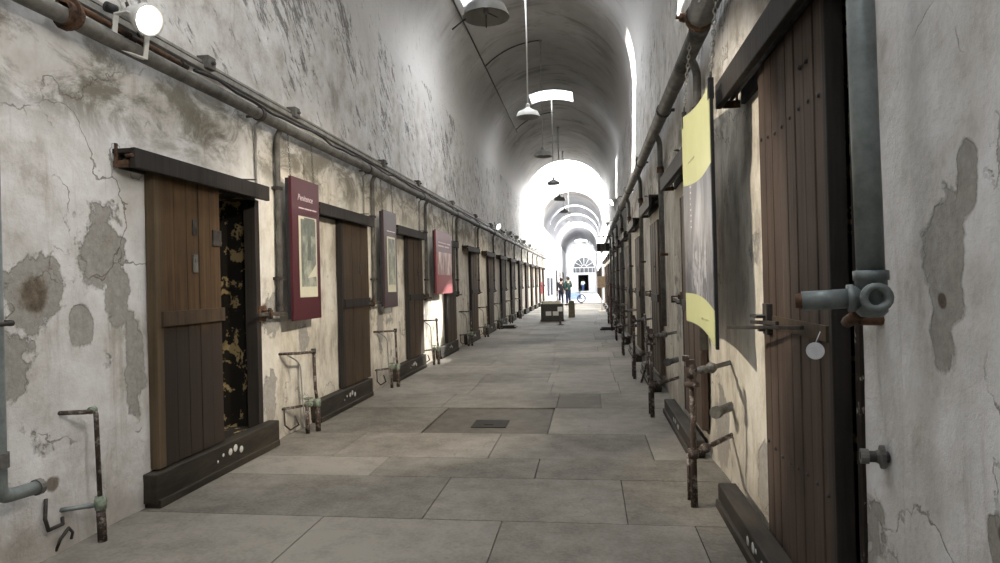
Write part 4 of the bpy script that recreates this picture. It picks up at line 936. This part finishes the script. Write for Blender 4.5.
m = MB(); m.rod((0.40, -0.37, 0.3), (0.40, 0.37, 0.3), 0.02, 8); m.tube([(0.30, -0.28, 0.6), (0.32, -0.28, 0.95), (0.2, -0.28, 1.0)], 0.018, 7); m.tube([(0.30, 0.28, 0.6), (0.32, 0.28, 0.95), (0.2, 0.28, 1.0)], 0.018, 7); m.tube([(-0.3, -0.28, 0.3), (-0.32, -0.28, 0.02)], 0.02, 7); m.tube([(-0.3, 0.28, 0.3), (-0.32, 0.28, 0.02)], 0.02, 7); m.build('chassis', M_IRON, r)
tag(r, 'pale blue two-wheeled cart standing beyond the two people', 'cart', kind='thing')
# hanging sign box on the right
r = empty('hanging_sign', (0.62, 27.0, 2.72)); m = MB(); m.box((-0.26, -0.06, 0), (0.26, 0.06, 0.33)); m.build('box', M_BLACK, r, bevel=0.006)
m = MB(); m.box((-0.115, -0.066, 0.02), (0.115, -0.055, 0.31)); m.build('centre_panel', M_PIPE, r)
m = MB(); m.rod((0.2, 0, 0.33), (0.2, 0, 0.62), 0.012, 6); m.rod((-0.2, 0, 0.33), (-0.2, 0, 0.62), 0.012, 6); m.rod((-0.25, 0, 0.62), (0.42, 0, 0.62), 0.02, 6); m.build('bracket', M_IRON, r)
tag(r, 'small black box sign hung out from the yellow-poster wall far down the corridor', 'sign', kind='thing')
m = MB(); m.box((0.40, 32.0, 1.15), (0.80, 32.05, 1.72)); m.box((0.58, 32.01, 0.0), (0.62, 32.05, 1.15)); m.box((0.42, 31.9, 0.0), (0.78, 32.15, 0.03))
tag(m.build('notice_stand', M_ORANGE, bevel=0.004), 'orange and cream notice board on a stand far down the corridor', 'sign', kind='thing')
m = MB(); m.box((0.68, 21.6, 0.3), (0.72, 22.3, 1.35)); m.box((0.66, 21.55, 1.35), (0.74, 22.35, 1.42)); m.box((0.68, 21.6, 0.0), (0.72, 21.66, 0.3)); m.box((0.68, 22.24, 0.0), (0.72, 22.3, 0.3))
tag(m.build('barrier_panel', M_REDW, bevel=0.004), 'dull red panel standing against the yellow-poster wall far along', 'panel', kind='thing')
for i, (y, zz) in enumerate(((20.9, 0.1), )):
    m = MB(); m.box((-3.05, y, 0.0), (-2.42, y+0.55, 0.05)); m.box((-3.0, y+0.04, 0.05), (-2.48, y+0.5, zz)); tag(m.build('floor_step', M_SILL, bevel=0.006), 'low dark wooden step on the floor by the seventh door of the maroon-poster wall', 'step', kind='thing')
m = MB(); m.box((0.30, 19.6, 0.0), (0.78, 20.2, 0.05)); m.box((0.34, 19.64, 0.05), (0.76, 20.16, 0.09)); tag(m.build('floor_step', M_IRON, bevel=0.006), 'low black step on the floor of the yellow-poster wall', 'step', kind='thing')
m = MB(); m.box((-3.06, 40.95, 0.75), (-3.02, 41.85, 1.5)); m.box((-3.02, 41.05, 0.82), (-3.015, 41.75, 1.43)); tag(m.build('wall_sign', M_REDSIGN), 'small red notice far along the maroon-poster wall', 'sign', kind='thing')
for i, y in enumerate((48.2, 52.6)):
    r = empty('framed_picture', (XL, y, 0.45)); m = MB(); m.box((0, 0, 0), (0.05, 1.7, 1.35)); m.build('frame', M_BOARD, r); m = MB(); m.box((0.05, 0.1, 0.1), (0.056, 1.6, 1.25)); m.build('picture', M_PIC, r)
    tag(r, ['dark framed picture on the white far wall, nearer of the two', 'dark framed picture on the white far wall, farther of the two'][i], 'picture', 'dark framed pictures', 'thing')
# tall dark openings in the far left wall
for i, y in enumerate((61.0, 68.0, 76.0)):
    m = MB(); m.box((XL+0.001, y, 0), (XL+0.06, y+1.6, 2.6)); m.box((XL+0.06, y+0.1, 0.1), (XL+0.10, y+1.5, 2.5)); tag(m.build('cell_door', M_DOOR_B), 'dark far door in the white wall, %s beyond the framed pictures' % ORD[i], 'door', 'far doors in the white wall', 'thing')
for i, y in enumerate((50.0, 57.0, 64.0, 72.0)):
    m = MB(); m.box((XR-0.06, y, 0), (XR-0.001, y+1.6, 2.6)); m.box((XR-0.10, y+0.1, 0.1), (XR-0.06, y+1.5, 2.5)); tag(m.build('cell_door', M_DOOR_B), 'dark far door in the white wall facing the framed pictures, %s from the threshold' % ORD[i], 'door', 'far doors facing the framed pictures', 'thing')

# ------------------------------------------------------------------ people
def skinned(name, nodes, edges, mat, parent, sub=1, root=0):
    me = bpy.data.meshes.new(name); me.from_pydata([n[0] for n in nodes], edges, []); me.update()
    o = bpy.data.objects.new(name, me); COL.objects.link(o)
    bpy.context.view_layer.objects.active = o
    s = o.modifiers.new('skin', 'SKIN'); s.use_smooth_shade = True
    for i, n in enumerate(nodes):
        rr = n[1] if isinstance(n[1], tuple) else (n[1], n[1]); sv = me.skin_vertices[0].data[i]; sv.radius = rr; sv.use_root = (i == root)
    if sub: o.modifiers.new('sub', 'SUBSURF').levels = sub; o.modifiers['sub'].render_levels = sub
    bpy.context.view_layer.update()
    m2 = bpy.data.meshes.new_from_object(o.evaluated_get(bpy.context.evaluated_depsgraph_get())); bpy.data.objects.remove(o)
    m2.materials.clear(); m2.materials.append(mat)
    for p in m2.polygons: p.use_smooth = True
    ob = bpy.data.objects.new(name, m2); COL.objects.link(ob)
    if parent: ob.parent = parent
    return ob
def person(loc, rz, coat, trousers, label, h=1.0, bent=0.35):
    # faces +y locally; left arm bent forward, right arm hanging
    J = dict(pel=(0, 0, .95), sp=(0, -.01, 1.15), ch=(0, 0, 1.34), nk=(0, 0, 1.50), hd=(0, .02, 1.60), tp=(0, .01, 1.72))
    N = [(J['pel'], (.15, .11)), (J['sp'], (.14, .10)), (J['ch'], (.16, .115)), (J['nk'], .055), (J['hd'], (.078, .095)), (J['tp'], (.06, .075))]
    E = [(0, 1), (1, 2), (2, 3), (3, 4), (4, 5)]
    def add(p, r, a): N.append((p, r)); E.append((a, len(N)-1)); return len(N)-1
    hands = []
    for s in (-1, 1):
        a = add((s*.19, 0, 1.42), .062, 2)
        if s > 0: e = add((s*.25, -.04, 1.14), .045, a); w = add((s*.20, .18+bent*.2, 1.08), .031, e); d = Vector((-.1, .9, 0.05)).normalized(); sd = Vector((-.5, 0, .8)).normalized()
        else: e = add((s*.25, -.03, 1.13), .045, a); w = add((s*.26, .05, .89), .031, e); d = Vector((0, .1, -1)).normalized(); sd = Vector((0, 1, .1)).normalized()
        p = Vector(N[w][0]); pm = add(tuple(p+d*.07), (.036, .02), w); hands.append((p, d, sd))
    for s in (-1, 1):
        hp = add((s*.09, 0, .90), .098, 0); k = add((s*.10, .015, .50), .064, hp); an = add((s*.105, -.01, .085), .042, k); to = add((s*.12, .15, .035), (.042, .032), an)
    root = empty('person', loc, rz); root.scale = (h, h, h)
    body = skinned('body', N, E, M_SKIN, root)
    # fingers as short chains rooted in the palms
    m = MB()
    for p, d, sd in hands:
        for i, ln in enumerate((.07, .08, .075, .06)):
            b0 = p+d*.085+sd*(i-1.5)*.018; q = b0+d*ln*.6; nrm = d.cross(sd); m.tube([b0, q, q+(d*.8+nrm*.5)*ln*.5], [.010, .009, .007], 6)
        b0 = p+d*.035+sd*.03; m.tube([b0, b0+(sd*.7+d*.6)*.045, b0+(sd*.5+d)*.07], [.011, .010, .008], 6)
    # face
    for s in (-1, 1): m.lathe([(0, 0), (.012, .002), (.012, -.01)], (s*.032, .105, 1.625), (0, 1, 0), 8); m.lathe([(0, -.01), (.02, -.006), (.02, .006), (0, .01)], (s*.083, .01, 1.61), (1, 0, 0), 8)
    m.tube([(0, .10, 1.63), (0, .128, 1.60), (0, .11, 1.59)], [.010, .014, .009], 6); m.tube([(-.025, .104, 1.565), (0, .112, 1.563), (.025, .104, 1.565)], .006, 6)
    hm = m.build('hands_and_face', M_SKIN, root)
    # join so the body stays one mesh
    import bmesh
    bm = bmesh.new(); bm.from_mesh(body.data); bm.from_mesh(hm.data); bm.to_mesh(body.data); bm.free(); bpy.data.objects.remove(hm)
    C_ = [((0, 0, .78), (.178, .145)), (J['sp'], (.165, .125)), ((0, 0, 1.36), (.185, .135)), ((0, 0, 1.47), (.085, .075))]; CE = [(0, 1), (1, 2), (2, 3)]
    for s in (-1, 1):
        C_.append(((s*.19, 0, 1.42), .078)); CE.append((2, len(C_)-1)); i = len(C_)-1
        C_.append(((s*.25, -.035, 1.135), .062)); CE.append((i, i+1))
        C_.append((((s*.205, .16+bent*.2, 1.085) if s > 0 else (s*.26, .045, .91)), .046)); CE.append((i+1, i+2))
    skinned('jacket', C_, CE, coat, root)
    T_ = [((0, 0, 1.02), (.160, .125))]; TE = []
    for s in (-1, 1):
        i = len(T_); T_ += [((s*.09, 0, .88), .112), ((s*.10, .012, .50), .080), ((s*.105, -.01, .10), .062)]; TE += [(0, i), (i, i+1), (i+1, i+2)]
    skinned('trousers', T_, TE, trousers, root)
    m = MB(); m.lathe([(.098, -.03), (.107, .0), (.10, .05), (.075, .09), (0, .115)], (0, -.005, 1.645), (0, -.25, 1), 14); m.lathe([(.06, -.1), (.085, -.05), (.09, 0)], (0, -.028, 1.62), (0, -.05, 1), 12); m.build('hair', M_HAIR, root)
    for s in (-1, 1):
        m = MB(); m.lathe([(0, -.12), (.04, -.10), (.05, -.02), (.045, .06), (.03, .13), (0, .15)], (s*.112, .05, .04), (.05*s, 1, 0), 12); m.build('shoe', M_SHOE, root)
    return tag(root, label, 'person', kind='thing')
person((-1.78, 41.0, 0), 0.5, M_COATB, M_JEAN, 'person in black jacket and dark trousers standing beside the person in green', 1.0)
person((-1.32, 40.6, 0), 0.75, M_COATG, M_JEAN, 'person in dark green jacket and navy trousers standing past the display counter', 1.04)
person((-0.90, 96.6, 0), 0.0, M_SHIRT, M_JEAN2, 'person in white shirt and blue jeans standing before the far dark doorway', 1.0)

# ------------------------------------------------------------------ light
w = bpy.data.worlds.new('sky'); SC.world = w; w.use_nodes = True
bg = w.node_tree.nodes['Background']; bg.inputs[0].default_value = (0.93, 0.965, 1.0, 1); bg.inputs[1].default_value = 16.0
S = bpy.data.lights.new('sun', 'SUN'); S.energy = 40.0; S.angle = 0.02; S.color = (1.0, 0.95, 0.86)
so = bpy.data.objects.new('sun', S); so.rotation_euler = Vector((0.60, 0.42, -0.80)).to_track_quat('-Z', 'Y').to_euler(); so.location = (0, 0, 30); COL.objects.link(so)

# ------------------------------------------------------------------ camera
F, TH, VX, VY = 640.0, 0.0245, 589.0, 281.0
c, s = math.cos(TH), math.sin(TH); du, dv = VX-500, VY-281.5
u0 = du*c-dv*s; v0 = du*s+dv*c; ya = math.atan2(u0, F); pi_ = math.atan2(v0, math.hypot(F, u0))
fw = Vector((-math.sin(ya)*math.cos(pi_), math.cos(ya)*math.cos(pi_), math.sin(pi_))); rt = Vector((math.cos(ya), math.sin(ya), 0)); up = rt.cross(fw)
r2 = rt*c-up*s; u2 = rt*s+up*c
cam = bpy.data.cameras.new('camera'); cam.sensor_width = 36; cam.lens = 36*F/1000; cam.clip_end = 300
co = bpy.data.objects.new('camera', cam); COL.objects.link(co)
co.matrix_world = Matrix(((r2.x, u2.x, -fw.x, 0), (r2.y, u2.y, -fw.y, 0), (r2.z, u2.z, -fw.z, 1.5), (0, 0, 0, 1)))
SC.camera = co
vs_ = SC.view_settings; vs_.view_transform = 'Standard'; vs_.look = 'None'; vs_.exposure = 0.7; vs_.gamma = 1.0; vs_.use_curve_mapping = False
SC.cycles.use_denoising = True; SC.cycles.max_bounces = 10; SC.cycles.diffuse_bounces = 6; SC.cycles.sample_clamp_indirect = 8.0
